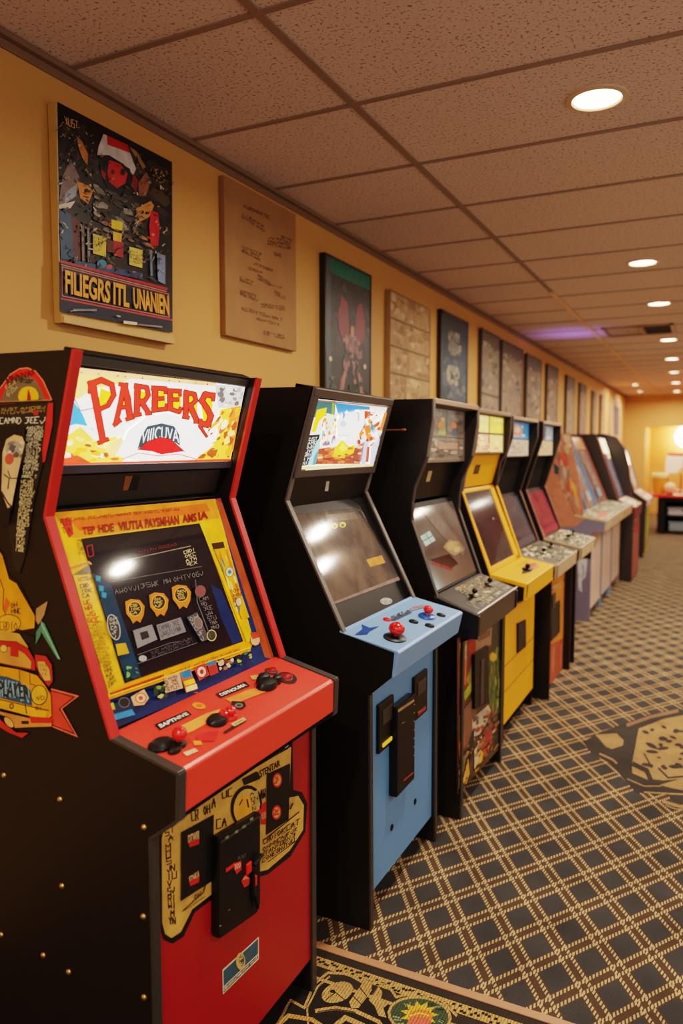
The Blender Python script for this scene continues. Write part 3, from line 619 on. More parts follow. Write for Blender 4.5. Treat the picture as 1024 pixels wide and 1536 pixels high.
LT([([(404, 158), (400, 292)], 26, 24), ([(392, 156), (448, 164), (456, 200), (440, 226), (404, 230)], 20, 14), ([(420, 230), (456, 284)], 22, 20), ([(386, 300), (420, 292)], 13, 13), ([(444, 290), (470, 286)], 13, 13)])
LT([([(488, 164), (486, 272)], 26, 24), ([(474, 166), (540, 170)], 18, 18), ([(488, 218), (528, 216)], 15, 15), ([(476, 274), (540, 268), (546, 246)], 18, 12), ([(538, 162), (538, 192)], 10, 10)])
LT([([(560, 176), (560, 268)], 22, 22), ([(550, 178), (612, 182)], 16, 16), ([(560, 222), (600, 222)], 14, 14), ([(552, 264), (604, 282), (612, 262)], 18, 12), ([(608, 176), (608, 204)], 10, 10)])
LT([([(638, 186), (634, 306)], 22, 22), ([(630, 186), (676, 196), (684, 226), (664, 246), (638, 246)], 18, 14), ([(654, 248), (690, 326)], 22, 22), ([(622, 304), (650, 310)], 12, 12), ([(676, 328), (704, 330)], 12, 12)])
LT([([(768, 204), (728, 196), (712, 228), (736, 262), (756, 300), (742, 344), (704, 336)], 22, 24), ([(770, 192), (766, 226)], 12, 12), ([(706, 318), (704, 352), (736, 400)], 14, 6)])
r = random.Random(2)
for x in (135, 218, 310, 345, 428, 556, 604, 740): f.ell(x, 92+(x-135)*.092, 4, 4, (90, 40, 20), 0, 8)
f.scrib([(670, 136), (745, 146), (745, 156), (670, 148)], 1, 8, (200, 60, 40), 4, 2, .8); f.scrib([(700, 480), (800, 480), (800, 500), (700, 500)], 1, 7, (120, 50, 20), 5, 3)
f.line([(36, 532), (850, 510)], 8, (226, 60, 40)); f.line([(122, 72), (60, 400), (36, 532)], 5, (230, 90, 50))
f.build('lit_marquee', art('red_marquee_backlit', .25, emit=1.9, grime=.1), red)
build('marquee_box', MB().slab(a, b, mq0, mq1, .05, -.002), DARK, red)
build('marquee_lower_rail', MB().slab(a, b, (.646, 1.450), (.6515, 1.469), .03, .006), mat('blue_grey_rail', (60, 62, 76), .3), red, bevel=.002)
build('speaker_panel', MB().slab(a, b, (.612, 1.372), (.640, 1.450), .02, -.012), BLK2, red)
g = MB().slab(a+.028, b-.02, (.614, 1.378), (.638, 1.444), .02, -.004); build('speaker_cover', g, mat('brown_black_cover', (34, 28, 25), .45), red, bevel=.004)
f = Cv(PS((.614, 1.378), (.638, 1.444), -.004), (0, 500, 2.)); f.poly([(376, 428), (420, 426), (412, 470), (368, 472)], (12, 10, 10)); f.poly([(376, 428), (398, 428), (384, 470), (368, 472)], (128, 82, 46)); f.build('speaker_slot', PRINT, red)
build('bezel_top_rail', MB().slab(a, b, (.612, 1.353), (.616, 1.374), .02, .004), BLK2, red, bevel=.002)
# monitor bezel
bz0, bz1 = (.789, .932), (.634, 1.357)
bp = PS(bz1, bz0)
build('bezel_board', MB().slab(a, b, bz1, bz0, .012, -.001), DARK, red)
f = Cv(bp, (70, 730, 3.012)); YB_ = (250, 190, 22)
f.poly([(0, 132), (785, 50), (1030, 790), (290, 1100)], (16, 46, 98))
f.poly([(20, 132), (765, 58), (935, 700), (915, 745), (275, 962), (118, 400), (88, 374)], YB_)
f.poly([(760, 60), (785, 50), (1030, 780), (985, 770)], (170, 74, 40)); f.poly([(18, 118), (762, 55), (778, 142), (145, 232), (100, 230), (70, 160)], (240, 150, 36)); f.poly([(100, 150), (720, 75), (740, 110), (150, 200)], (238, 110, 34))
f.poly([(60, 145), (110, 140), (122, 215), (100, 232), (78, 190)], (205, 60, 40)); f.scrib([(50, 140), (112, 132), (122, 215), (80, 222)], 2, 3, (110, 30, 24), 3, 4)
f.scrib([(110, 140), (620, 92), (622, 106), (112, 156)], 1, 34, (140, 60, 24), 8, 3, .8)
RT = (150, 30, 26)
for s_, q in (('TEP', [(160, 182), (218, 176), (220, 212), (164, 218)]), ('HDE', [(232, 172), (302, 164), (306, 202), (236, 208)]), ('VIUTIA', [(322, 160), (436, 148), (438, 190), (326, 200)]), ('PAYSMHAN', [(444, 146), (596, 128), (600, 170), (446, 188)]), ('AMS', [(612, 126), (676, 118), (680, 156), (616, 164)]), ('IA', [(684, 116), (726, 108), (730, 142), (688, 152)])): f.text(s_, q, RT, .03)
f.scrib([(135, 235), (158, 235), (172, 320), (150, 322)], 6, 1, (90, 60, 20), 6, 3); f.line([(95, 372), (190, 340), (200, 350)], 8, (225, 130, 30))
f.poly([(690, 165), (722, 160), (760, 260), (935, 690), (905, 706)], (248, 196, 30)); f.poly([(745, 258), (800, 250), (915, 590), (880, 600)], (240, 176, 20)); f.line([(745, 258), (880, 600)], 4, (120, 70, 20)); f.poly([(745, 256), (798, 248), (805, 276), (752, 284)], (60, 36, 24))
f.collage([(765, 290), (815, 280), (900, 560), (860, 570)], [(240, 120, 30), (250, 220, 120), (200, 70, 40), (255, 236, 160), (90, 130, 110)], 18, .13, 4); f.ell(826, 385, 18, 22, (200, 210, 190), edge=(60, 60, 50)); f.ell(826, 385, 8, 9, (70, 120, 110)); f.scrib([(840, 460), (880, 450), (885, 540), (850, 545)], 4, 2, (130, 50, 20), 5, 4); f.ell(868, 520, 14, 20, (226, 190, 150), edge=(90, 40, 24)); f.ell(942, 692, 22, 26, (226, 180, 130), edge=(110, 60, 40)); f.poly([(920, 660), (950, 656), (960, 680), (930, 690)], (200, 70, 50))
f.poly([(118, 400), (190, 352), (200, 390), (155, 396)], (110, 90, 60)); f.poly([(118, 400), (195, 396), (350, 892), (280, 935)], (242, 186, 40))
f.scrib([(140, 410), (205, 400), (210, 420), (145, 430)], 2, 6, (110, 60, 20), 8, 3); f.scrib([(150, 440), (200, 432), (210, 500), (165, 505)], 3, 3, (60, 50, 40), 4, 5); f.scrib([(165, 510), (225, 500), (250, 610), (190, 620)], 4, 3, (196, 60, 36), 7, 6); f.scrib([(190, 620), (255, 606), (300, 800), (240, 800)], 12, 6, (140, 90, 30), 2, 3); f.scrib([(252, 800), (300, 790), (315, 880), (285, 915)], 5, 3, (80, 50, 30), 5, 5)
f.poly([(265, 940), (350, 892), (905, 702), (922, 742), (275, 964)], (246, 160, 30)); f.poly([(285, 932), (360, 905), (530, 845), (530, 860), (290, 948)], (214, 70, 36)); f.scrib([(288, 934), (530, 850), (530, 862), (292, 948)], 1, 20, (90, 24, 16), 2, 3); f.scrib([(560, 838), (880, 722), (884, 736), (562, 852)], 1, 26, (190, 80, 30), 5, 3); f.line([(275, 950), (915, 728)], 6, (250, 205, 60))
# product strip below the screen
f.poly([(280, 990), (390, 950), (400, 1000), (300, 1070)], (24, 40, 70)); f.poly([(300, 1030), (385, 1005), (400, 1030), (305, 1056)], (44, 130, 190)); f.poly([(275, 985), (300, 975), (310, 1005), (285, 1010)], (180, 200, 50)); f.ell(350, 975, 24, 22, (30, 34, 40), edge=(120, 120, 100))
f.poly([(380, 950), (440, 915), (462, 955), (440, 985), (395, 990)], (226, 170, 120)); f.ell(425, 955, 24, 22, (236, 196, 150), edge=(150, 70, 40), w=4); f.ell(425, 955, 10, 10, (200, 80, 50)); f.collage([(480, 905), (545, 890), (550, 950), (490, 965)], [(120, 150, 70), (60, 110, 60), (200, 200, 120), (40, 60, 44)], 14, .2, 6)
f.poly([(528, 862), (600, 842), (616, 910), (545, 930)], (200, 170, 140)); f.scrib([(532, 866), (600, 846), (612, 905), (546, 924)], 4, 4, (130, 70, 50), 8, 5); f.poly([(600, 840), (648, 822), (680, 915), (630, 930)], (206, 90, 40)); f.poly([(604, 840), (648, 824), (656, 860), (614, 868)], (40, 120, 180)); f.poly([(618, 880), (664, 866), (672, 886), (626, 900)], (240, 200, 60)); f.poly([(628, 905), (676, 890), (682, 912), (632, 928)], (246, 226, 150))
f.poly([(662, 816), (715, 796), (735, 850), (690, 876)], (196, 70, 56)); f.ell(700, 836, 22, 26, (240, 210, 190), edge=(170, 40, 40), w=5); f.ell(700, 836, 9, 11, (190, 50, 50)); f.poly([(722, 796), (762, 782), (776, 840), (740, 855)], (196, 60, 50)); f.poly([(722, 796), (760, 784), (764, 802), (728, 812)], (50, 120, 170)); f.collage([(765, 785), (840, 760), (850, 820), (785, 835)], [(220, 190, 150), (150, 100, 70), (236, 214, 180), (96, 60, 44)], 18, .16, 8); f.collage([(850, 765), (925, 735), (935, 790), (870, 810)], [(170, 190, 60), (20, 50, 60), (60, 110, 60), (22, 30, 50)], 16, .18, 9)
f.build('printed_bezel', PRINTG, red)
# the screen inside it
f = Cv(bp, (70, 730, 3.012), lift=.003)
SQ = [(155, 235), (692, 165), (888, 698), (352, 888)]
f.poly(SQ, (16, 18, 26)); f.poly([(205, 390), (290, 440), (410, 800), (424, 850), (360, 880)], (22, 52, 74)); f.poly([(740, 440), (790, 470), (885, 695), (840, 712), (790, 600)], (14, 38, 78)); f.poly([(160, 240), (690, 172), (705, 210), (200, 300)], (30, 28, 30))
G2, G1 = (150, 146, 140), (84, 84, 86)
f.line([(300, 345), (650, 268)], 4, (130, 120, 100)); f.line([(290, 430), (700, 360)], 3, G1); f.scrib([(618, 290), (680, 270), (695, 350), (635, 360)], 4, 4, (190, 170, 130), 4, 4); f.scrib([(410, 290), (600, 250), (602, 265), (412, 305)], 1, 12, (110, 40, 36), 6, 3)
f.scrib([(305, 462), (722, 372), (728, 402), (312, 492)], 1, 20, (112, 110, 106), 9, 3, .7)
for x, y, c in ((400, 560, 0), (508, 530, 1), (610, 495, 2)):
    f.poly([(x-45, y-40), (x-20, y-52), (x+20, y-48), (x+42, y-20), (x+38, y+20), (x+22, y+54), (x+6, y+44), (x-10, y+58), (x-22, y+36), (x-40, y+14)], (196, 116, 40)); f.ell(x-2, y-8, 30, 32, (44, 38, 34), edge=(230, 170, 70), w=3); f.scrib([(x-22, y-30), (x+20, y-32), (x+20, y+14), (x-20, y+18)], 3, 3, (214, 180, 90), 4+c, 3)
f.poly([(390, 650), (475, 622), (500, 690), (410, 730)], (120, 118, 118)); f.poly([(420, 660), (455, 650), (465, 680), (430, 694)], (40, 40, 44)); f.poly([(495, 625), (605, 590), (630, 655), (515, 695)], (112, 110, 112)); f.scrib([(505, 628), (600, 598), (618, 650), (520, 684)], 2, 8, (70, 70, 74), 8, 4)
f.scrib([(470, 745), (660, 675), (672, 700), (480, 775)], 2, 18, G1, 3, 2); f.line([(410, 760), (560, 705), (600, 700)], 3, G1); f.ell(434, 776, 18, 14, (150, 150, 150)); f.line([(410, 800), (680, 705)], 3, G1)
f.poly([(632, 590), (680, 566), (735, 690), (700, 700)], (70, 68, 70)); f.scrib([(640, 590), (680, 570), (730, 690), (700, 698)], 5, 2, G2, 5, 4); f.ell(684, 615, 18, 26, (110, 90, 86), -.3, edge=G2); f.ell(745, 672, 20, 24, (60, 56, 46), edge=(190, 170, 110), w=4); f.line([(672, 420), (680, 520), (740, 680)], 4, G1); f.ell(694, 472, 24, 26, (120, 70, 66), edge=(80, 76, 76)); f.scrib([(686, 500), (735, 490), (790, 640), (750, 650)], 7, 3, (96, 94, 94), 8, 4)
f.ell(303, 635, 26, 58, (46, 48, 50), -.25, edge=(170, 166, 150), w=4); f.scrib([(282, 590), (318, 585), (330, 680), (300, 690)], 5, 2, (170, 166, 150), 5, 4)
for x, y in ((232, 415), (246, 460), (258, 490)): f.poly([(x-10, y-14), (x+12, y-10), (x+10, y+14), (x-8, y+10)], (40, 130, 160))
f.poly([(312, 712), (356, 706), (372, 752), (322, 764)], (190, 150, 40)); f.collage([(360, 810), (410, 820), (425, 860), (362, 875)], [(60, 120, 110), (110, 170, 70), (30, 60, 70)], 10, .2, 3); f.line([(180, 270), (205, 262), (212, 310), (190, 318)], 4, (160, 40, 50), True)
f.build('monitor_screen', art('glossy_screen_picture', .05, emit=.25, spec=.9, grime=.15), red)
# control panel
cpl = PS((.806, .930), (.968, .893), .002)
g = MB().prism([(.79, .936), (.806, .932), (.962, .8955), (.970, .890), (.968, .808), (.955, .808), (.955, .87), (.79, .915)], a, b)
cpn = build('control_panel', g, REDP, red, bevel=.003)
build('panel_underside', MB().box(.86, .954, a, b, .79, .812), DARK, red)
f = Cv(cpl, (160, 980, 2.926), lift=.0012)
f.poly([(300, 330), (440, 262), (500, 244), (470, 290), (380, 340), (330, 360)], (240, 150, 70)); f.poly([(520, 200), (620, 160), (660, 150), (700, 168), (560, 222)], (236, 134, 60))
for q, s_ in (([(208, 312), (352, 250), (374, 268), (232, 338)], 'BAPTNIVE'), ([(476, 178), (606, 122), (630, 142), (498, 196)], 'DEFNOUMA')):
    f.poly(q, (22, 18, 18)); f.text(s_, [Cv.bil(q, .08, .25), Cv.bil(q, .94, .25), Cv.bil(q, .94, .78), Cv.bil(q, .08, .78)], (240, 236, 226), .03)
f.ell(405, 230, 30, 14, (236, 140, 40), .2); f.ell(405, 230, 14, 7, (220, 90, 40)); f.poly([(390, 360), (440, 345), (492, 340), (470, 385), (400, 384)], (226, 40, 40)); f.poly([(378, 384), (412, 384), (420, 400), (385, 404)], (236, 150, 50)); f.poly([(335, 436), (385, 416), (402, 428), (352, 450)], (220, 196, 150)); f.poly([(510, 346), (600, 285), (614, 296), (520, 352)], (24, 20, 18)); f.poly([(545, 310), (600, 280), (612, 292), (560, 320)], (206, 186, 120)); f.line([(560, 312), (596, 292)], 4, (90, 70, 40)); f.line([(300, 178), (400, 172)], 4, (220, 110, 80))
f.poly([(548, 208), (605, 212), (612, 232), (590, 246), (560, 240), (546, 225)], (24, 20, 20)); f.ell(580, 228, 18, 10, (110, 100, 96)); f.ell(580, 228, 10, 5, (40, 36, 36))
f.ell(722, 78, 30, 14, (40, 26, 24), .2); f.ell(722, 78, 20, 8, (150, 50, 44), .2); f.ell(792, 106, 44, 24, (34, 22, 22), .25); f.ell(790, 104, 28, 14, (176, 34, 34), .25); f.poly([(628, 100), (660, 92), (672, 112), (640, 116)], (216, 150, 80))
f.build('panel_decals', PRINT, cpn)
def pad(u, v, rx, ry, m, h=.012): return build('action_button', MB().lathe(on(cpl, u, v), cpl[1], [(rx, -.001), (rx, h*.5), (rx*.8, h), (rx*.3, h*1.15), (.0004, h*1.15)], 22, sx=ry/rx, up=(1, 0, 0)), m, cpn, smooth=True)
pad(242, 1119, .034, .021, PLBLK, .010); joystick(cpn, cpl, 266, 1118, PLRED, PLBLK, .0155, .020, .022, .016, 1.); pad(262, 1127, .018, .010, PLBLK, .008)
pad(325, 1083, .028, .021, PLBLK, .012); joystick(cpn, cpl, 344, 1076, PLRED, PLRED, .013, .012, .022, .016, .8); pad(334, 1078, .014, .012, PLRED, .018)
pad(400, 1030, .036, .022, PLBLK, .016); pad(394, 1024, .024, .015, PLBLK, .022); pad(414, 1024, .018, .012, PLBLK, .018); pad(430, 1016, .020, .013, mat('dark_red_plastic', (140, 20, 22), .25), .008); pad(408, 1006, .016, .010, mat('dark_red_plastic', (140, 20, 22), .25), .006)
# lower front
FX = .896
build('front_panel', MB().box(FX-.018, FX, a, b, .095, .80), REDF, red)
build('kick_board', MB().box(.80, .82, a, b, 0, .10), DARK, red)
f = Cv(PX(FX), (220, 1100, 3.523)); TN = (200, 152, 74)
f.poly([(120, 440), (180, 380), (770, 40), (775, 300), (820, 310), (848, 370), (838, 520), (760, 650), (640, 745), (605, 755), (380, 850), (255, 945), (195, 1075), (135, 1112), (90, 1090), (68, 1020), (66, 540), (85, 470)], (18, 15, 14))
f.poly([(160, 425), (300, 345), (763, 70), (760, 160), (752, 340), (800, 330), (830, 380), (826, 510), (755, 620), (640, 720), (600, 730), (370, 830), (240, 930), (180, 1050), (130, 1082), (98, 1060), (82, 1000), (80, 560), (95, 480)], TN)
f.scrib([(95, 470), (160, 440), (158, 1010), (120, 1010)], 14, 2, (22, 17, 14), 3, 9, .9); f.scrib([(170, 440), (230, 400), (230, 425), (172, 465)], 1, 3, (24, 18, 14), 6, 9)
for i, q in enumerate(([(236, 410), (285, 395), (288, 450), (240, 475)], [(300, 385), (335, 368), (338, 420), (302, 432)], [(345, 345), (395, 320), (388, 392), (345, 405)], [(400, 310), (468, 275), (468, 330), (402, 350)], [(370, 455), (440, 440), (440, 490), (370, 510)], [(600, 300), (632, 285), (632, 345), (602, 350)])): f.scrib(q, 1, 2, (24, 18, 14), i+4, 8, .9)
f.poly([(505, 240), (580, 200), (600, 240), (515, 275)], (28, 20, 18)); f.text('GASTENTAR', [(560, 216), (704, 138), (706, 172), (566, 256)], (24, 18, 14), .02); f.poly([(650, 110), (740, 52), (748, 82), (660, 128)], (28, 22, 20)); f.ell(735, 66, 16, 9, (190, 180, 160), -.5); f.ell(735, 66, 7, 4, (30, 26, 24))
f.ell(527, 385, 82, 112, (20, 16, 14), .15); f.ell(528, 390, 68, 98, (205, 160, 84), .15); f.ell(515, 400, 48, 78, (232, 160, 50), .15); f.poly([(540, 320), (585, 300), (600, 380), (560, 420)], (190, 150, 84)); f.scrib([(545, 310), (592, 300), (598, 400), (560, 410)], 4, 2, (40, 30, 22), 6, 5); f.line([(490, 380), (505, 350)], 6, (60, 36, 20)); f.line([(530, 350), (538, 390)], 8, (60, 36, 20)); f.poly([(450, 480), (600, 400), (630, 385), (630, 420), (470, 492)], (190, 30, 32))
f.poly([(605, 375), (632, 360), (630, 480), (605, 480)], (184, 28, 30)); f.text('HUN', [(606, 420), (630, 412), (630, 450), (606, 456)], (226, 170, 120), 0)
f.poly([(183, 522), (355, 428), (350, 778), (180, 888)], (20, 17, 17)); f.poly([(636, 214), (758, 158), (750, 455), (632, 538)], (20, 17, 17))
for q, s_, hh in (([(218, 540), (280, 512), (278, 560), (220, 580)], 'DTWIR', 1), ([(222, 760), (278, 722), (278, 762), (224, 785)], 'STNKA', 1)): f.text(s_, q, (236, 190, 130), .02); f.poly([(q[3][0], q[3][1]-4), (q[2][0], q[2][1]-4), (q[2][0]-2, q[2][1]+24), (q[3][0]+8, q[3][1]+22)], (206, 36, 34))
for x, y in ((690, 248), (686, 418)): f.ell(x, y, 24, 38, (206, 48, 36), .1); f.ell(x, y, 18, 28, (230, 150, 90), .1); f.scrib([(x-14, y-18), (x+14, y-24), (x+14, y+14), (x-14, y+20)], 3, 3, (180, 40, 30), int(y), 5)
f.line([(190, 940), (300, 840), (312, 800)], 5, (24, 18, 14)); f.line([(200, 935), (310, 862)], 3, (24, 18, 14)); f.scrib([(250, 850), (305, 815), (305, 850), (255, 885)], 1, 3, (24, 18, 14), 5, 6)
f.scrib([(618, 560), (812, 445), (806, 480), (620, 590)], 1, 9, (26, 20, 16), 4, 7, .9); f.scrib([(615, 600), (806, 485), (800, 560), (612, 690)], 3, 10, (26, 20, 16), 5, 6, .8); f.line([(625, 560), (805, 415)], 6, (26, 20, 16)); f.line([(640, 680), (800, 560)], 4, (26, 20, 16)); f.line([(758, 400), (772, 370)], 8, (60, 50, 30))
f.build('front_artwork', PRINT, red)
cd = plate_px('coin_door', PLBLK, red, [(328, 1256), (391, 1218), (391, 1356), (386, 1370), (330, 1409), (327, 1402)], FX, FX+.020, .004)
f = Cv(PX(FX+.020), (220, 1100, 3.523)); f.poly([(390, 570), (605, 425), (602, 440), (392, 585)], (60, 52, 48)); f.build('sticker', PRINT, cd); f = Cv(PX(FX+.020), (220, 1100, 3.523)); f.poly([(418, 715), (470, 680), (470, 700), (420, 735)], (190, 36, 40)); f.poly([(455, 690), (500, 672), (500, 720), (475, 745)], (200, 40, 36)); f.text('300', [(462, 694), (496, 680), (496, 708), (464, 722)], (240, 180, 150), 0); f.build('sticker', PRINT, cd); f = Cv(PX(FX+.020), (220, 1100, 3.523)); f.poly([(500, 780), (520, 745), (545, 765), (540, 800), (515, 815)], (196, 40, 34)); f.poly([(505, 775), (522, 750), (540, 768)], (240, 120, 90)); f.scrib([(480, 650), (545, 625), (545, 645), (482, 672)], 1, 5, (80, 76, 72), 3, 5)
for x, y in ((425, 552), (475, 522), (515, 495), (555, 455)): f.poly([(x-10, y-6), (x+8, y-14), (x+8, y+2), (x-10, y+8)], (110, 130, 100) if x % 2 else (90, 84, 80))
f.line([(432, 935), (440, 930)], 7, (90, 86, 80)); f.line([(385, 1020), (392, 1015)], 6, (120, 116, 110)); f.build('sticker', PRINT, cd)
lk = build('coin_slot', MB().box(FX+.018, FX+.027, 1.434, 1.447, .45, .535), PLBLK, cd, bevel=.004)
build('reject_lever', MB().tube((FX+.026, 1.44, .535), (FX+.030, 1.468, .548), .005, 10), PLBLK, cd); build('reject_lever', MB().tube((FX+.026, 1.442, .46), (FX+.028, 1.452, .425), .004, 10), PLBLK, cd)
for yy, zz in ((1.425, .535), (1.447, .49)): build('coin_return_button', MB().box(FX+.019, FX+.0245, yy-.010, yy+.010, zz-.013, zz+.013), PLRED, cd, bevel=.004)
f = Cv(PX(FX), (220, 1100, 3.523), lift=.001)
f.poly([(400, 1250), (592, 1074), (592, 1192), (402, 1380)], (222, 206, 176)); f.poly([(405, 1256), (588, 1084), (588, 1164), (406, 1338)], (52, 78, 94)); f.poly([(405, 1344), (588, 1170), (588, 1188), (406, 1372)], (70, 84, 84)); f.scrib([(408, 1346), (586, 1176), (586, 1186), (408, 1366)], 1, 22, (226, 210, 170), 4, 3, .8); f.ell(496, 1204, 24, 46, (196, 160, 90)); f.ell(500, 1200, 15, 32, (60, 62, 60)); f.scrib([(486, 1180), (512, 1160), (512, 1220), (488, 1240)], 4, 2, (214, 184, 120), 8, 4)
f.build('serial_plate', PRINT, red)
# side artwork on the near side panel
f = Cv(PYn(y0), (0, 530, 5.12), lift=.0006)
f.poly([(-60, 370), (-40, 330), (0, 270), (80, 160), (150, 118), (210, 112), (270, 135), (330, 210), (380, 320), (400, 362), (395, 375), (0, 392), (-60, 395)], (222, 38, 30))
f.line([(0, 268), (80, 160), (150, 118), (210, 112), (270, 135), (330, 210), (380, 320), (398, 362)], 6, (230, 150, 110))
f.poly([(0, 370), (40, 280), (110, 195), (190, 165), (270, 200), (320, 290), (345, 358), (0, 375)], (110, 92, 64)); f.scrib([(40, 250), (100, 190), (150, 260), (60, 350)], 4, 3, (206, 184, 130), 4, 6); f.scrib([(150, 190), (260, 200), (250, 235), (150, 225)], 2, 6, (40, 34, 26), 5, 5); f.ell(218, 330, 78, 76, (240, 180, 30)); f.poly([(205, 365), (212, 290), (222, 276), (236, 330), (240, 365)], (160, 40, 34)); f.poly([(120, 366), (320, 352), (345, 400), (110, 410)], (24, 20, 18))
f.text('APVNVAS', [(20, 190), (260, 120), (262, 160), (60, 250)], (70, 14, 14), .02)
f.line([(-20, 380), (400, 366)], 16, (30, 24, 20)); f.line([(-20, 372), (396, 358)], 4, (200, 150, 90))
f.poly([(0, 405), (405, 380), (400, 520), (360, 720), (300, 960), (250, 1200), (200, 1530), (150, 1700), (100, 1640), (90, 1500), (30, 1200), (0, 1150)], (34, 30, 26))
f.poly([(370, 384), (408, 380), (402, 540), (345, 830), (330, 840), (325, 740)], (200, 40, 34)); f.scrib([(10, 420), (365, 400), (360, 455), (10, 470)], 2, 10, (170, 140, 70), 3, 6); f.scrib([(0, 490), (360, 480), (345, 545), (0, 550)], 1, 9, (226, 220, 196), 8, 8); f.poly([(250, 440), (300, 440), (290, 475), (260, 475)], (180, 40, 34))
f.scrib([(205, 560), (345, 555), (290, 960), (170, 960)], 14, 6, (206, 196, 160), 6, 6, .8); f.scrib([(165, 970), (285, 970), (190, 1530), (115, 1520)], 20, 5, (206, 190, 140), 7, 6, .8)
f.poly([(0, 560), (190, 555), (190, 760), (130, 960), (60, 1320), (0, 1300)], (16, 15, 16)); f.poly([(20, 760), (50, 660), (110, 625), (170, 640), (190, 690), (160, 820), (130, 960), (90, 1170), (60, 1190), (10, 1060)], (206, 172, 122)); f.ell(105, 730, 60, 56, (160, 150, 130), edge=(60, 50, 44)); f.collage([(60, 680), (180, 680), (170, 800), (60, 800)], [(206, 200, 186), (120, 112, 100), (90, 80, 76)], 14, .2, 3); f.ell(72, 810, 34, 44, (196, 80, 62), .2); f.line([(30, 930), (70, 960), (60, 1040)], 9, (60, 40, 30)); f.line([(60, 900), (80, 960), (130, 960)], 7, (60, 40, 30)); f.line([(10, 1060), (60, 1150), (90, 1180)], 12, (50, 40, 34))
f.build('side_artwork', PRINT, sp[0])
f = Cv(PYn(y0), (0, 780, 4.514), lift=.0012); K = (40, 22, 14); OG = (222, 146, 22)
f.poly([(-20, 170), (20, 230), (60, 370), (130, 420), (245, 660), (240, 740), (150, 760), (-20, 760)], (18, 15, 14)); f.poly([(-20, 190), (15, 240), (60, 400), (110, 430), (235, 650), (232, 730), (150, 745), (-20, 700)], OG)
f.line([(0, 400), (25, 470), (20, 600), (40, 640)], 6, K); f.poly([(40, 520), (70, 560), (40, 630), (22, 590)], (214, 90, 30)); f.scrib([(70, 560), (140, 540), (150, 640), (80, 640)], 2, 3, (40, 30, 24), 5, 9); f.ell(60, 700, 80, 60, (226, 160, 40), edge=K, w=5)
f.scrib([(0, 680), (140, 690), (140, 760), (0, 760)], 1, 5, (120, 50, 24), 4, 7); f.poly([(-20, 740), (130, 770), (190, 860), (170, 900), (-20, 880)], (206, 150, 60)); f.poly([(150, 760), (230, 790), (238, 850), (180, 830)], (20, 16, 14))
f.poly([(245, 600), (322, 550), (300, 640), (260, 710), (242, 680)], (176, 130, 80)); f.poly([(245, 760), (280, 700), (275, 780), (240, 845)], (70, 116, 96)); f.poly([(275, 680), (300, 700), (410, 945), (390, 940), (280, 760)], (72, 132, 100)); f.line([(280, 700), (400, 940)], 5, (150, 190, 150))
f.poly([(345, 1140), (535, 1190), (420, 1278), (528, 1472), (350, 1400)], (226, 110, 80)); f.poly([(345, 1150), (515, 1196), (408, 1278), (512, 1456), (350, 1392)], (90, 22, 18)); f.poly([(345, 1160), (492, 1200), (396, 1278), (494, 1438), (350, 1384)], (218, 66, 48))
f.shape([(-20, 815), (110, 825), (190, 870), (235, 950), (240, 1020), (170, 1010), (-20, 970)], (196, 36, 34), K, 5); f.shape([(-20, 850), (100, 860), (170, 905), (215, 960), (210, 1010), (-20, 965)], (210, 140, 60), K, 4); f.poly([(70, 850), (125, 860), (125, 930), (70, 920)], (190, 40, 36)); f.ell(25, 870, 24, 26, (226, 176, 80), edge=K, w=4)
f.shape([(235, 910), (310, 920), (350, 980), (358, 1090), (330, 1130), (270, 1060), (240, 980)], (200, 44, 38), K, 5); f.shape([(250, 955), (300, 955), (335, 1010), (345, 1090), (300, 1090), (260, 1020)], (214, 156, 74), K, 4); f.scrib([(262, 970), (310, 970), (330, 1060), (290, 1060)], 3, 2, (120, 80, 40), 5, 5)
f.shape([(-20, 985), (130, 1010), (250, 1050), (300, 1110), (345, 1180), (352, 1330), (300, 1360), (200, 1330), (-20, 1270)], OG, K, 6); f.line([(130, 1015), (135, 1110)], 5, K); f.line([(200, 1040), (205, 1110), (240, 1120)], 5, K)
f.poly([(-20, 1050), (40, 1060), (130, 1090), (205, 1150), (220, 1260), (100, 1230), (-20, 1200)], (40, 74, 96)); f.scrib([(-10, 1070), (200, 1110), (215, 1240), (-10, 1195)], 1, 9, (130, 176, 190), 5, 10, .9); f.text('PLAYER', [(-8, 1085), (190, 1120), (200, 1220), (-8, 1190)], (44, 34, 30), .02)
f.ell(265, 1185, 54, 66, (226, 170, 40), edge=K, w=6); f.text('n/O', [(246, 1185), (302, 1190), (302, 1220), (246, 1220)], K, .01); f.poly([(-20, 1215), (200, 1265), (320, 1300), (310, 1345), (200, 1325), (-20, 1270)], (236, 166, 30)); f.line([(-20, 1212), (200, 1262), (330, 1290)], 6, K); f.ell(78, 1260, 16, 20, K); f.ell(78, 1260, 9, 12, (214, 150, 50)); f.line([(170, 1250), (180, 1310)], 7, K); f.scrib([(240, 1255), (300, 1262), (300, 1300), (240, 1290)], 1, 3, K, 5, 6)
f.shape([(-20, 1290), (200, 1340), (355, 1350), (350, 1400), (190, 1405), (100, 1410), (60, 1340), (-20, 1310)], (206, 130, 60), K, 5); f.poly([(200, 1330), (355, 1340), (352, 1375), (210, 1375)], (200, 40, 36)); f.poly([(-20, 1330), (30, 1380), (110, 1440), (190, 1442), (150, 1475), (60, 1440), (-20, 1390)], (196, 44, 36)); f.ell(60, 1370, 22, 44, (226, 176, 90), -.7, edge=K, w=4); f.poly([(145, 1360), (195, 1360), (195, 1382), (145, 1382)], (34, 26, 22))
f.build('side_artwork', PRINT, sp[0])

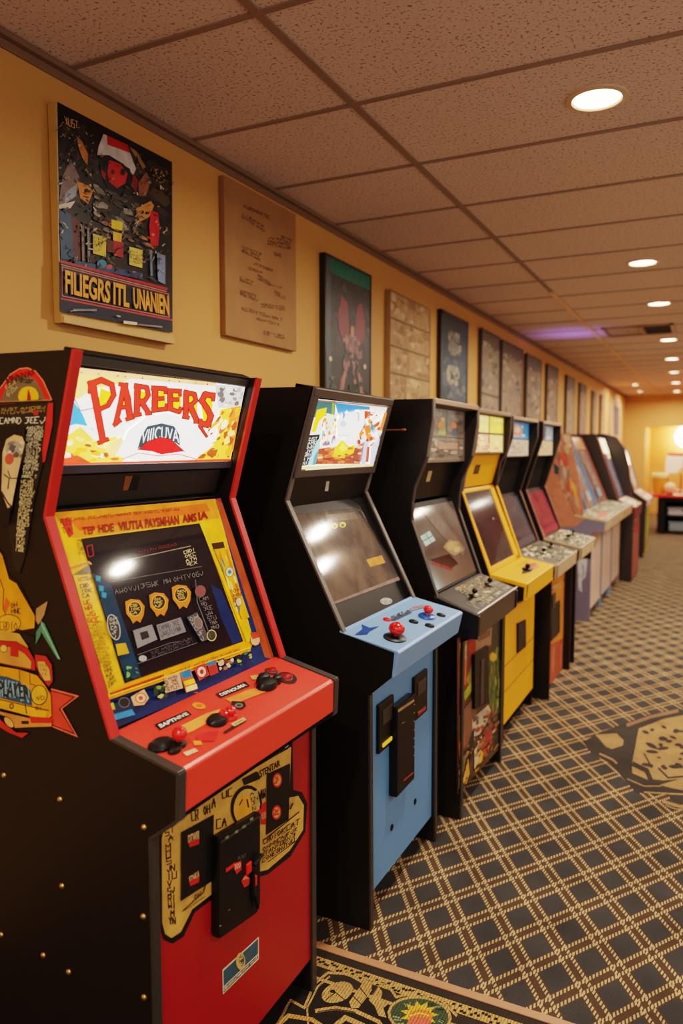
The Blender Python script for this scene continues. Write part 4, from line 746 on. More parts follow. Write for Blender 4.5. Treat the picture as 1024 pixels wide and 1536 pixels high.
# ------------------------------------------------------------------ 2. the blue cabinet
GRP = 'upright arcade cabinets along the left wall'
y0, y1, th = 2.076, 2.702, .02; a, b = y0+th, y1-th
blu = thing('arcade_cabinet', 'black arcade cabinet with light blue front and blue control panel, red topped joysticks', 'arcade cabinet', (.5, (y0+y1)/2, 0), GRP)
notch, top, cpb = (.640, 1.338), (.745, 1.691), (.842, .936)
prof = [(.08, 0), (.936, 0), (.930, .752), (1.008, .822), (1.024, .898), cpb, notch, top, (.08, 1.703)]
shell(blu, y0, y1, th, prof, BLK, [([cpb, notch, top], GREYT), ([(.936, 0), (.930, .752)], DKT)])
m0, m1 = (.672, 1.425), (.748, 1.684)
build('marquee_box', MB().slab(a, b, m0, (.742, 1.686), .07, -.006), DARK, blu)
g = MB(); q0, q1 = (.666, 1.410), (.7455, 1.690)
L_ = lambda t: (q0[0]+(q1[0]-q0[0])*t, q0[1]+(q1[1]-q0[1])*t)
g.slab(y0, y1, L_(0), L_(.10), .02, .006).slab(y0, y1, L_(.90), L_(1.0), .02, .008).slab(y0, y0+.034, L_(0), L_(1), .02, .007).slab(y1-.034, y1, L_(0), L_(1), .02, .007)
build('marquee_frame', g, mat('grey_brown_marquee_frame', (70, 62, 58), .3), blu, bevel=.004)
f = Cv(PS(q0, q1, -.001), (440, 590, 6.024))
f.poly([(200, 50), (880, 120), (745, 660), (50, 690)], (250, 248, 236))
f.poly([(200, 60), (380, 70), (372, 200), (170, 220)], (50, 90, 90)); f.poly([(375, 85), (690, 120), (690, 150), (560, 150), (520, 220), (480, 150), (450, 240), (400, 180)], (50, 120, 190)); f.poly([(215, 150), (300, 130), (290, 190), (230, 260), (200, 350), (160, 350)], (244, 205, 30)); f.poly([(350, 80), (372, 90), (362, 210), (345, 200)], (120, 140, 40))
f.poly([(120, 380), (240, 370), (190, 640), (60, 660)], (28, 30, 34)); f.scrib([(130, 400), (230, 390), (180, 640), (80, 650)], 7, 4, (210, 214, 206), 3, 6); f.poly([(210, 430), (250, 400), (230, 520), (180, 650), (130, 650)], (140, 206, 214)); f.poly([(190, 560), (230, 500), (220, 640), (170, 650)], (70, 140, 150))
f.poly([(230, 500), (370, 480), (560, 490), (650, 430), (640, 560), (600, 640), (200, 640)], (150, 60, 40)); f.poly([(340, 540), (400, 460), (440, 420), (500, 480), (560, 460), (540, 540), (440, 580)], (250, 200, 40)); f.poly([(410, 500), (440, 440), (490, 500), (440, 530)], (255, 244, 80)); f.poly([(330, 550), (480, 555), (460, 585), (340, 575)], (250, 170, 40))
f.collage([(230, 490), (640, 470), (600, 635), (200, 640)], [(120, 50, 36), (200, 90, 50), (240, 180, 140), (90, 60, 50), (220, 120, 60)], 46, .07, 3)
f.poly([(300, 180), (380, 200), (360, 320), (300, 380), (270, 300)], (236, 230, 200)); f.collage([(260, 220), (400, 220), (380, 480), (250, 470)], [(250, 190, 60), (206, 120, 50), (120, 180, 190), (240, 230, 190), (200, 80, 110), (60, 110, 140)], 40, .09, 4)
f.collage([(600, 150), (850, 180), (780, 480), (560, 470)], [(206, 60, 36), (240, 120, 50), (60, 120, 130), (246, 226, 200), (150, 50, 40), (130, 190, 190), (236, 210, 190)], 70, .09, 6)
f.poly([(640, 160), (668, 160), (664, 230), (640, 230)], (200, 60, 40)); f.poly([(640, 300), (690, 280), (700, 350), (650, 380)], (236, 100, 36)); f.poly([(590, 330), (620, 310), (630, 370), (595, 400)], (236, 110, 30)); f.poly([(820, 170), (850, 180), (800, 330), (775, 330)], (226, 110, 50))
f.poly([(640, 450), (680, 440), (650, 640), (610, 640)], (170, 190, 220)); f.poly([(700, 480), (780, 400), (740, 650), (690, 650)], (190, 196, 214)); f.poly([(665, 480), (690, 480), (680, 620), (650, 625)], (180, 70, 40))
f.poly([(430, 180), (520, 170), (640, 150), (640, 280), (560, 420), (400, 400), (390, 260)], (255, 255, 250)); f.poly([(440, 150), (470, 190), (450, 250)], (90, 130, 190)); f.ell(448, 275, 28, 30, (180, 200, 220)); f.line([(390, 380), (510, 380)], 4, (90, 110, 120)); f.line([(575, 170), (590, 190), (585, 250)], 8, (110, 110, 110))
f.line([(60, 672), (735, 645)], 22, (226, 210, 130)); f.line([(110, 690), (640, 655)], 8, (250, 240, 200)); f.line([(205, 62), (870, 125)], 12, (120, 80, 60))
f.build('lit_marquee', art('blue_cabinet_marquee_backlit', .25, emit=1.5, grime=.1), blu)
build('speaker_panel', MB().slab(a, b, (.630, 1.310), (.668, 1.412), .02, -.006), BLK2, blu)
f = Cv(PS((.630, 1.310), (.668, 1.412), -.006), (340, 560, 2.844)); f.poly([(425, 462), (438, 460), (432, 502), (418, 502)], (200, 190, 170)); f.build('small_label', PRINT, blu)
s0, s1 = (.838, .925), (.634, 1.325)
build('bezel_board', MB().slab(a, b, s1, s0, .015, -.012), BLK2, blu)
f = Cv(PS(s0, s1, -.010), (340, 560, 2.844)); f.poly([(280, 600), (556, 575), (745, 872), (448, 985)], (80, 70, 64)); scr = f.build('monitor_screen', smoky('smoky_brown_screen', [(46, 42, 44), (84, 72, 64), (116, 96, 80)], 5.), blu)
f = Cv(PS(s0, s1, -.010), (340, 560, 2.844), lift=.0012)
f.poly([(420, 604), (545, 592), (560, 620), (430, 634)], (112, 96, 84)); f.poly([(595, 795), (660, 776), (676, 808), (612, 826)], (196, 140, 70)); f.ell(460, 650, 14, 13, (220, 206, 60)); f.ell(494, 646, 14, 12, (220, 206, 60)); f.ell(494, 648, 6, 6, (60, 54, 40)); f.ell(460, 651, 5, 5, (60, 54, 40))
f.poly([(448, 978), (735, 866), (742, 880), (450, 988)], (130, 114, 106)); f.line([(566, 588), (742, 868)], 7, (46, 42, 42))
f.build('screen_picture', art('smoky_screen_picture', .07, emit=.12, spec=.9), scr)
f = Cv(PS(s0, s1, -.012), (340, 560, 2.844)); f.ell(680, 972, 25, 14, (190, 186, 176)); f.ell(680, 972, 21, 11, (96, 94, 90)); f.text('STER', [(664, 965), (697, 963), (697, 979), (664, 981)], (230, 226, 216), .0); f.build('oval_badge', PRINT, blu)
cpl = PS((.842, .938), (1.026, .900), .002)
cpn = build('control_panel', MB().prism([(.83, .945), (.842, .939), (1.022, .902), (1.030, .896), (1.012, .818), (1.004, .818), (1.012, .895), (.83, .937)], y0-.003, y1+.003), BLUEP, blu, bevel=.003)
build('panel_underside', MB().prism([(.92, .76), (.998, .822), (.99, .835), (.90, .79)], a, b), mat('brown_raw_edge', (70, 44, 32), .6), blu)
f = Cv(cpl, (340, 560, 2.844), lift=.0012)
f.poly([(545, 1115), (580, 1090), (575, 1070), (610, 1085), (650, 1078), (610, 1100), (600, 1112)], (20, 60, 140)); f.poly([(560, 1118), (600, 1105), (595, 1110)], (12, 36, 90)); f.build('panel_decal', PRINT, cpn); f = Cv(cpl, (340, 560, 2.844), lift=.0012); f.poly([(700, 1050), (780, 1010), (790, 1020), (715, 1056)], (80, 84, 96)); f.scrib([(700, 1035), (790, 1000), (790, 1020), (705, 1058)], 2, 6, (40, 44, 56), 3, 4); f.poly([(780, 1000), (850, 985), (855, 995), (790, 1012)], (120, 130, 160)); f.scrib([(790, 992), (850, 982), (850, 998), (792, 1008)], 1, 5, (170, 60, 60), 5, 3)
f.build('panel_decals', PRINT, cpn)
joystick(cpn, cpl, 592, 957, PLRED, PLBLK, .026, .022, .044, .036, .8); joystick(cpn, cpl, 640, 925, PLRED, PLBLU, .018, .020, .04, .03, .8)
for u, v, m_ in ((620, 933, PLBLK), (644, 939, PLBLK), (661, 923, PLBLK), (580, 930, PLRED)): button(cpn, cpl, u, v, m_, .0165 if m_ is PLBLK else .014, .007, PLBLK if m_ is PLBLK else PLRED)
FX = .922
fp = build('front_panel', MB().box(FX-.018, FX, a, b, .10, .81), BLUEF, blu)
build('kick_board', MB().box(.82, .84, a, b, 0, .10), DARK, blu)
for n_, q in (('coin_plate', (569, 1052, 591, 1118)), ('coin_plate', (622, 1011, 641, 1072))):
    A_, B_ = hit(q[0], q[1]+6, PX(FX+.012)), hit(q[2], q[3]-6, PX(FX+.012)); z1_, z0_ = A_.z, B_.z
    cp_ = build(n_, MB().box(FX, FX+.012, A_.y, B_.y, z0_, z1_), PLBLK, blu, bevel=.004)
    ym = (A_.y+B_.y)/2; dy = B_.y-A_.y
    build('coin_slot', MB().box(FX+.011, FX+.0145, ym-dy*.30, ym+dy*.32, z0_+.085, z1_-.025), mat('dark_grey_coin_slot', (48, 40, 38), .4), cp_, bevel=.002)
    build('coin_return_button', MB().box(FX+.011, FX+.016, ym-dy*.3, ym+dy*.3, z0_+.014, z0_+.027), mat('amber_button', (235, 190, 50), .3, emit=.5) if q[0] < 600 else mat('brick_red_button', (150, 44, 34), .3), cp_, bevel=.002)
A_, B_ = hit(596, 1062, PX(FX+.03)), hit(622, 1168, PX(FX+.03))
cd = build('coin_door', MB().box(FX, FX+.030, A_.y, B_.y, B_.z, A_.z), PLBLK, blu, bevel=.005)
for i in range(7):
    z = A_.z-.035-i*.030; build('rivet', MB().lathe((FX+.030, B_.y-.012, z), (1, 0, 0), [(.0035, -.001), (.003, .0015), (.0003, .002)], 10), CHROME, cd)
f = Cv(PX(FX+.030), (440, 860, 2.844)); f.poly([(445, 582), (514, 536), (516, 546), (447, 594)], (160, 130, 96)); f.poly([(470, 880), (512, 845), (512, 852), (470, 888)], (150, 60, 40)); f.line([(462, 640), (474, 634)], 4, (120, 100, 60)); f.build('door_labels', PRINT, cd)
for u, v in ((587, 1241), (622, 1202)): build('lock_hole', MB().lathe(hit(u, v, PX(FX)), (1, 0, 0), [(.011, -.001), (.011, .003), (.007, .004), (.004, .001), (.0004, .001)], 16), PLBLK, fp)

# ------------------------------------------------------------------ helper for the cabinets further down the row
def front_board(root, x, y0, y1, z0, z1, m): return build('front_panel', MB().box(x-.018, x, y0, y1, z0, z1), m, root)
def panel(root, y0, y1, cb, ct, cf, m, t=.03, ov=.0):     # control panel: back edge, front top, front bottom in (d,z)
    d = t
    return build('control_panel', MB().prism([cb, ct, cf, (cf[0]-.014, cf[1]), (ct[0]-.014, ct[1]-.02), (cb[0], cb[1]-.02)], y0-ov, y1+ov), m, root, bevel=.003)
SPK = [(220, 200, 150), (196, 170, 120), (60, 50, 42), (236, 224, 190), (90, 76, 60), (150, 124, 86)]
class Bx(Wv):                                             # canvas on a (d,z) slope between two y: u along the wall, v down the slope
    def __init__(s, y0, y1, a, b, out=.001): s.y0, s.y1 = y0, y1; s.a, s.b = Vector((a[0], 0, a[1])), Vector((b[0], 0, b[1])); s.n = PS(a, b)[1]; s.l = out; s.e = 2.5e-5; s.m = MB()
    def P(s, p): q = s.a+(s.b-s.a)*p[1]+s.n*s.l; q.y = s.y0+(s.y1-s.y0)*p[0]; return q

# ------------------------------------------------------------------ 3. black cabinet with painted front
y0, y1, th = 2.894, 3.545, .022; a, b = y0+th, y1-th
bk = thing('arcade_cabinet', 'black arcade cabinet with jungle painting on its front and speckled black control panel', 'arcade cabinet', (.5, (y0+y1)/2, 0), GRP)
notch, cpb = (.752, 1.285), (.862, .905)
prof = [(.08, 0), (.972, 0), (.972, .735), (1.035, .765), (1.038, .842), cpb, (.75, 1.21), notch, (.762, 1.35), (.815, 1.47), (.838, 1.62), (.838, 1.700), (.08, 1.708)]
sd = shell(bk, y0, y1, th, prof, BLK, [([(.815, 1.47), (.838, 1.62), (.838, 1.700)], GREYT), ([cpb, (.75, 1.21), notch, (.762, 1.35), (.815, 1.47)], DKT), ([(.972, 0), (.972, .735)], DKT)])
rod = build('thin_rod', MB().tube((.55, y0-.006, 1.578), (.71, y0-.006, 1.578), .0026, 8).lathe((.71, y0-.006, 1.578), (1, 0, 0), [(.0002, -.002), (.005, 0), (.005, .014), (.0002, .018)], 10), mat('copper_rod', (150, 92, 60), .35, metal=.4), sd[0])  # thin line with a thicker end, modelled as a rod
build('top_lip', MB().box(.80, .842, a, b, 1.682, 1.704), mat('tan_top_lip', (150, 120, 96), .45), bk, bevel=.003)
build('marquee_box', MB().box(.70, .775, a, b, 1.44, 1.684), DARK, bk)
f = Bx(a, b, (.776, 1.682), (.776, 1.444)); f.poly(R(0, 0, 1, 1), (92, 78, 66)); f.poly(R(.04, .04, .96, .96), (120, 104, 88)); f.collage(R(.05, .05, .95, .5), [(96, 84, 72), (80, 70, 60), (110, 96, 80), (140, 122, 102)], 26, .12, 3); f.poly([(.36, .5), (.42, .25), (.5, .2), (.54, .5)], (150, 150, 80)); f.ell(.42, .33, .07, .06, (226, 130, 40)); f.ell(.46, .22, .04, .04, (236, 170, 60)); f.ell(.72, .32, .07, .07, (226, 110, 40)); f.poly([(.66, .5), (.7, .36), (.8, .36), (.8, .52)], (60, 70, 90)); f.line([(.55, .05), (.55, .5)], .02, (70, 60, 50)); f.line([(.04, .53), (.96, .55)], .02, (70, 58, 48))
f.collage(R(.05, .56, .95, .95), [(150, 132, 110), (104, 88, 74), (180, 160, 134), (84, 72, 62)], 36, .08, 5); f.scrib(R(.1, .6, .9, .92), 4, 10, (70, 58, 48), 5, .012); f.poly(R(.35, .64, .8, .76), (160, 120, 96))
f.build('marquee', art('dim_lit_marquee', .3, emit=.28), bk)
build('speaker_panel', MB().slab(a, b, (.700, 1.285), (.74, 1.44), .02, 0), BLK2, bk)
f = Bx(a, b, (.74, 1.44), (.700, 1.285)); f.poly(R(.38, .22, .46, .52), (206, 180, 130)); f.poly(R(.06, .02, .11, .22), (190, 130, 90)); f.build('small_label', PRINT, bk)
s0, s1 = (.852, .915), (.716, 1.275)
build('bezel_board', MB().slab(a, b, s1, s0, .015, -.004), BLK2, bk)
f = Bx(a, b, s1, s0, .0); f.poly(R(.03, .06, .97, .97), (80, 70, 64)); scr = f.build('monitor_screen', smoky('smoky_grey_screen', [(58, 52, 50), (86, 76, 70), (104, 92, 84)], 4.), bk)
f = Bx(a, b, s1, s0, .0012)
f.poly([(.25, .1), (.5, .1), (.9, .66), (.78, .74), (.45, .4)], (104, 90, 84)); f.poly([(.1, .64), (.5, .66), (.62, .8), (.4, .82)], (34, 27, 27)); f.line([(.12, .68), (.45, .83)], .025, (140, 34, 38)); f.poly([(.42, .56), (.6, .5), (.8, .56), (.84, .68), (.6, .7), (.5, .64)], (150, 124, 90)); f.ell(.62, .58, .12, .05, (176, 152, 104)); f.ell(.7, .64, .08, .03, (190, 166, 120))
f.poly([(.06, .37), (.27, .34), (.32, .46), (.10, .49)], (160, 196, 190)); f.line([(.18, .35), (.22, .48)], .012, (80, 100, 100)); f.line([(.07, .43), (.3, .4)], .012, (80, 100, 100))  # pale crossed panes: a window reflection painted onto the screen
f.build('screen_picture', art('smoky_screen_picture', .07, emit=.12, spec=.9), scr)
cpn = panel(bk, a, b, (.850, .912), (1.034, .848), (1.030, .755), mat('dark_brown_panel', (44, 34, 30), .3), ov=.024)
build('panel_end', MB().prism([(.86, .905), (1.037, .845), (1.034, .752), (.95, .752)], y0-.004, y0+.002), mat('deep_navy_panel_end', (24, 24, 32), .35), bk)
f = Bx(y0, y1, (.850, .912), (1.034, .848)); f.poly(R(.02, .04, .98, .96), (40, 35, 32)); f.collage(R(.25, .1, .96, .9), [(190, 168, 120), (44, 38, 34), (150, 126, 88), (56, 48, 42), (206, 190, 150), (36, 32, 30)], 110, .03, 3, 1.4); f.scrib(R(.3, .1, .95, .9), 6, 14, (200, 176, 130), 6, .009); f.scrib(R(.1, .6, .5, .92), 2, 7, (170, 150, 110), 8, .01); f.line([(.0, .985), (1, .985)], .03, (230, 220, 204))  # the pale line along the front edge is a painted highlight
f.build('speckled_panel_art', PRINT, cpn)
for u_, v_ in ((.3, .55), (.72, .5)):
    P_ = f.P((u_, v_)); n_ = f.n; j = build('joystick', MB().lathe(P_, n_, [(.02, 0), (.02, .004), (.006, .007)], 14), PLBLK, cpn, smooth=True); build('ball_top', MB().ball(P_+n_*.024, .012, axis=n_), PLBLK, j, smooth=True); build('shaft', MB().tube(P_, P_+n_*.02, .004, 8), CHROME, j)
front_board(bk, .962, a, b, .10, .78, DARK)
f = Cv(PX(.962), (660, 930, 5.12))
f.poly([(130, 140), (480, -30), (480, 960), (130, 1340)], (84, 60, 42))
f.poly([(140, 160), (275, 90), (270, 300), (200, 620), (140, 700)], (120, 60, 40)); f.poly([(215, 120), (272, 80), (262, 300), (225, 280)], (170, 40, 34)); f.poly([(150, 180), (205, 150), (200, 400), (160, 420)], (190, 150, 110)); f.poly([(160, 320), (200, 300), (200, 500), (155, 510)], (220, 100, 40)); f.poly([(200, 460), (260, 290), (262, 420), (220, 500)], (150, 130, 60)); f.poly([(180, 560), (240, 470), (245, 540), (190, 620)], (170, 170, 50)); f.poly([(140, 520), (180, 520), (180, 720), (140, 780)], (110, 40, 50))
f.poly([(275, 80), (400, 10), (390, 190), (272, 250)], (160, 120, 90)); f.poly([(290, 120), (385, 70), (385, 120), (290, 170)], (120, 84, 62)); f.poly([(400, 0), (480, -30), (480, 200), (400, 250)], (60, 56, 46))
f.poly([(370, 260), (475, 200), (478, 600), (400, 720), (370, 640)], (84, 92, 40)); f.collage([(370, 240), (475, 190), (476, 700), (370, 760)], [(110, 124, 50), (66, 74, 34), (150, 150, 70), (50, 54, 30), (130, 110, 60)], 70, .07, 5); f.ell(405, 285, 28, 34, (206, 160, 50))
f.poly([(140, 740), (250, 600), (280, 700), (240, 940), (140, 1050)], (120, 80, 60)); f.poly([(245, 760), (370, 650), (390, 700), (350, 800), (300, 880), (250, 900)], (186, 166, 140)); f.collage([(250, 720), (440, 680), (430, 900), (250, 960)], [(200, 180, 150), (150, 60, 44), (110, 90, 80), (190, 120, 90), (96, 76, 60)], 40, .09, 7); f.poly([(330, 860), (390, 840), (390, 920), (340, 960)], (176, 44, 40)); f.collage([(300, 920), (420, 860), (400, 1020), (300, 1080)], [(180, 70, 50), (210, 130, 60), (140, 90, 70)], 26, .12, 8)
f.poly([(260, 1120), (290, 960), (330, 1020), (320, 1110), (270, 1170)], (226, 160, 60)); f.poly([(262, 1000), (300, 940), (300, 1050), (265, 1150)], (214, 190, 160)); f.poly([(170, 1250), (215, 1060), (225, 1180), (200, 1260)], (216, 160, 60)); f.poly([(140, 960), (180, 820), (190, 960), (150, 1100)], (190, 96, 40)); f.poly([(140, 1120), (200, 1040), (170, 1240), (140, 1300)], (120, 96, 60)); f.poly([(215, 960), (260, 820), (262, 1000), (225, 1100)], (40, 40, 34)); f.collage([(140, 1020), (460, 760), (450, 980), (140, 1320)], [(70, 60, 46), (130, 100, 60), (96, 70, 50), (170, 120, 70), (50, 44, 36)], 46, .06, 9)
f.build('painted_front', PRINT, bk)
cd = plate_px('coin_door', PLBLK, bk, [(712, 982), (733, 968), (733, 1054), (712, 1064)], .962, .978, .003)
build('coin_slot', MB().box(.977, .981, 3.14, 3.19, .40, .60), mat('brown_slot', (56, 42, 34), .4), cd, bevel=.002)
build('kick_board', MB().box(.86, .88, a, b, 0, .10), DARK, bk)

# ------------------------------------------------------------------ 4. yellow cabinet
y0, y1, th = 3.758, 4.452, .022; a, b = y0+th, y1-th
ye = thing('arcade_cabinet', 'bright yellow arcade cabinet with black sides and yellow screen surround', 'arcade cabinet', (.5, (y0+y1)/2, 0), GRP)
notch, cpb = (.695, 1.285), (.85, .862)
prof = [(.08, 0), (.925, 0), (.925, .72), (1.03, .755), (1.036, .830), cpb, notch, (.715, 1.42), (.758, 1.50), (.772, 1.62), (.772, 1.704), (.08, 1.712)]
shell(ye, y0, y1, th, prof, BLK, ([([cpb, notch], YELP), ([notch, (.715, 1.42), (.758, 1.50), (.772, 1.62), (.772, 1.704)], GREYT)], [([cpb, notch], YELP), ([notch, (.715, 1.42), (.758, 1.50), (.772, 1.62), (.772, 1.704)], DKT)]))
build('top_lip', MB().box(.73, .776, a, b, 1.688, 1.708), mat('tan_top_lip', (150, 120, 96), .45), ye, bevel=.003)
build('marquee_box', MB().box(.66, .734, a, b, 1.475, 1.69), DARK, ye)
f = Bx(a, b, (.735, 1.688), (.735, 1.478)); f.poly(R(0, 0, 1, 1), (90, 76, 40)); f.poly(R(.06, .05, .48, .46), (250, 226, 130)); f.poly(R(.52, .05, .95, .46), (246, 216, 80)); f.poly(R(.06, .52, .48, .96), (226, 170, 130)); f.poly(R(.52, .52, .95, .96), (246, 206, 120)); f.collage(R(.08, .54, .92, .94), [(240, 190, 150), (250, 220, 160), (200, 130, 100), (250, 230, 120)], 20, .1, 3); f.collage(R(.08, .08, .92, .44), [(255, 240, 170), (250, 226, 100)], 10, .1, 4)
f.build('lit_marquee', art('yellow_marquee_backlit', .3, emit=1.0), ye)
build('speaker_panel', MB().slab(a, b, (.668, 1.300), (.715, 1.478), .02, 0), YELP, ye)
f = Bx(a, b, (.715, 1.478), (.668, 1.300)); f.poly(R(.30, .34, .46, .62), (44, 38, 34)); f.poly(R(.33, .39, .43, .57), (84, 66, 44)); f.build('speaker_grille', PRINT, ye)
s0, s1 = (.838, .866), (.672, 1.292)
g = MB(); S_ = lambda t: (s1[0]+(s0[0]-s1[0])*t, s1[1]+(s0[1]-s1[1])*t)
g.slab(a, b, S_(0), S_(.05), .02, .006).slab(a, b, S_(.93), S_(1), .02, .006).slab(a, a+.05, S_(0), S_(1), .02, .006).slab(b-.085, b, S_(0), S_(1), .02, .006)
build('screen_surround', g, YELP, ye, bevel=.004)
f = Bx(a+.05, b-.085, S_(.05), S_(.93), .0); f.poly(R(0, 0, 1, 1), (48, 44, 48)); f.poly([(.0, .0), (1, 0), (1, .1), (0, .12)], (56, 60, 66)); f.poly([(.1, .2), (.6, .15), (.9, .7), (.5, .85), (.2, .6)], (58, 48, 54)); f.poly([(.4, .85), (.95, .6), (1, 1), (.2, 1)], (66, 66, 66)); f.ell(.72, .42, .02, .015, (190, 180, 170)); f.build('monitor_screen', art('dark_screen_picture', .09, emit=.08, spec=.9), ye)
cpn = panel(ye, y0, y1, (.845, .872), (1.034, .836), (1.030, .748), YELP, ov=.002)
build('panel_cheek', MB().prism([(.925, .70), (1.026, .752), (1.026, .79), (.90, .80), (.90, .70)], a, b), YELP, ye)
f = Bx(y0, y1, (.845, .872), (1.034, .836)); f.poly([(.28, .62), (.56, .42), (.62, .55), (.6, .7), (.44, .72)], (50, 40, 34)); f.poly([(.56, .42), (.75, .4), (.9, .52), (.82, .62), (.6, .6)], (190, 96, 50)); f.poly([(.6, .62), (.8, .6), (.78, .74), (.62, .74)], (214, 130, 96)); f.line([(.55, .22), (.72, .3), (.92, .34)], .02, (190, 110, 30)); f.ell(.83, .26, .06, .05, (226, 140, 60)); f.build('panel_decals', PRINT, cpn)
P_ = f.P((.5, .58)); j = build('joystick', MB().lathe(P_, f.n, [(.028, 0), (.028, .005), (.008, .008)], 14), PLBLK, cpn, smooth=True); build('ball_top', MB().ball(P_+f.n*.022, .014, axis=f.n), PLBLK, j, smooth=True); build('shaft', MB().tube(P_, P_+f.n*.02, .004, 8), CHROME, j)
FX = .928
fp = front_board(ye, FX, a-.012, b+.012, .10, .76, YELP)
build('groove', MB().box(FX-.002, FX+.0007, a-.012, b+.012, .403, .408).box(FX-.002, FX+.0007, a-.012, b+.012, .268, .273), mat('amber_groove_shadow', (120, 84, 10), .6), fp)
cd = plate_px('coin_plate', PLBLK, ye, [(777, 935), (789, 929), (789, 970), (777, 980)], FX, FX+.010, .002)
f = Cv(PX(FX+.0105), (660, 930, 5.12)); f.scrib([(605, 30), (655, 10), (655, 200), (605, 230)], 5, 2, (96, 80, 60), 5, 6); f.build('plate_markings', PRINT, cd)
build('lock', MB().lathe(hit(779, 1071, PX(FX)), (1, 0, 0), [(.009, -.001), (.009, .006), (.0004, .007)], 12), PLBLK, fp, smooth=True)
build('kick_board', MB().box(.86, .88, a, b, 0, .10), DARK, ye)

# ------------------------------------------------------------------ 5. and 6. the two black hooded cabinets
CREAM = mat('worn_cream_panel_edge', (176, 150, 116), .5, var=.3, scale=20)
def hooded(y0, y1, label, scr, strip, mq, frontm, far_low=None, th=.022, lowfront=.955):
    a, b = y0+th, y1-th
    t = thing('arcade_cabinet', label, 'arcade cabinet', (.5, (y0+y1)/2, 0), GRP)
    notch, cpb = (.640, 1.215), (.775, .868)
    prof = [(.08, 0), (1.0, 0), (1.0, .72), (1.030, .74), (1.034, .815), cpb, notch, (.665, 1.30), (.752, 1.58), (.752, 1.696), (.08, 1.704)]
    fpf = None
    if far_low: fpf = [(.08, 0), (far_low, 0), (far_low, .70)]+prof[2:]
    shell(t, y0, y1, th, prof, BLK, [([cpb, notch], mat('brown_edge_moulding', (110, 70, 56), .4)), ([notch, (.665, 1.30), (.752, 1.58), (.752, 1.696)], DKT)], far_prof=fpf)
    build('top_lip', MB().box(.715, .756, a, b, 1.680, 1.700), mat('tan_top_lip', (150, 120, 96), .45), t, bevel=.003)
    build('marquee_box', MB().box(.62, .694, a, b, 1.45, 1.684), DARK, t)
    f = Bx(a, b, (.695, 1.680), (.695, 1.452)); f.poly(R(0, 0, 1, 1), (60, 54, 50)); f.poly(R(.03, .03, .97, .48), mq[0]); f.poly(R(.03, .52, .97, .97), mq[1]); f.collage(R(.05, .05, .95, .46), [mq[0], mq[2]], 8, .1, 3)
    if mq[3]: f.ell(.5, .26, .2, .18, mq[3]); f.ell(.5, .24, .1, .09, mq[2])
    else: f.poly(R(.4, .05, .55, .46), (60, 66, 80))
    f.scrib(R(.08, .55, .92, .94), 3, 8, (90, 74, 60), 4, .02); f.collage(R(.05, .55, .95, .95), [mq[1], (150, 130, 110)], 10, .1, 5)
    f.build('lit_marquee', art('far_marquee_backlit', .3, emit=.55), t)
    build('speaker_panel', MB().slab(a, b, (.60, 1.20), (.66, 1.45), .02, 0), DARK, t)
    s0, s1 = (.765, .872), (.612, 1.21)
    build('bezel_board', MB().slab(a, b, s1, s0, .015, -.003), BLK2, t)
    f = Bx(a, b, s1, s0, .0); f.poly(R(.12, .08, .98, .97), scr); f.collage(R(.14, .1, .96, .9), [tuple(int(k*.85) for k in scr), tuple(min(255, int(k*1.12)) for k in scr)], 16, .16, 6); f.poly(R(.0, .02, .12, 1), strip); f.poly([(.12, .86), (.98, .84), (.98, .97), (.12, .97)], tuple(min(255, int(k*1.25)) for k in scr))
    f.build('monitor_screen', art('dark_screen_picture', .09, emit=.08, spec=.9), t)
    cp = panel(t, y0, y1, (.772, .874), (1.032, .820), (1.028, .735), CREAM, ov=.003)
    f = Bx(y0, y1, (.772, .874), (1.032, .820)); f.poly(R(.01, .02, .99, .98), (86, 78, 62)); f.collage(R(.03, .04, .97, .97), [(206, 190, 150), (60, 60, 48), (40, 46, 44), (176, 160, 120), (120, 112, 84), (230, 216, 180)], 150, .05, int(y0*10), .8)
    f.build('speckled_panel_art', PRINT, cp)
    for u_, v_ in ((.3, .5), (.72, .45)):
        P_ = f.P((u_, v_)); j = build('joystick', MB().lathe(P_, f.n, [(.022, 0), (.022, .004), (.006, .007)], 12), PLBLK, cp, smooth=True); build('ball_top', MB().ball(P_+f.n*.026, .014, n=12, axis=f.n), PLBLK, j, smooth=True); build('shaft', MB().tube(P_, P_+f.n*.02, .004, 8), CHROME, j)
    front_board(t, lowfront, a, b, .09, .78, frontm); build('kick_board', MB().box(lowfront-.08, lowfront-.06, a, b, 0, .09), DARK, t)
    return t, a, b
t, a, b = hooded(4.565, 5.29, 'black hooded arcade cabinet with orange and brick red front, blue emblem marquee', (60, 62, 70), (150, 44, 44), ((60, 130, 180), (190, 170, 150), (226, 200, 176), (206, 140, 110)), mat('orange_front_laminate', (206, 126, 40), .45))
f = Cv(PX(.955), (740, 580, 3.606)); f.poly([(310, 1045), (395, 985), (395, 1010), (310, 1075)], (226, 130, 30)); f.collage([(310, 1075), (395, 1020), (395, 1070), (310, 1120)], [(150, 120, 84), (110, 90, 60), (190, 150, 100)], 16, .12, 3); f.build('front_artwork', PRINT, t)
f = Cv(PX(.955), (660, 930, 5.12)); f.poly([(845, 190), (962, 130), (960, 400), (840, 500)], (170, 76, 50)); f.line([(870, 210), (865, 400)], 12, (200, 110, 80)); f.line([(930, 180), (925, 360)], 9, (206, 120, 90)); f.build('red_lower_artwork', PRINT, t)
cd = plate_px('coin_door', PLBLK, t, [(827, 910), (840, 900), (840, 948), (827, 962)], .955, .965, .002)
build('coin_slot', MB().box(.964, .968, 4.80, 4.90, .50, .60), mat('brown_slot', (56, 42, 34), .4), cd, bevel=.002)
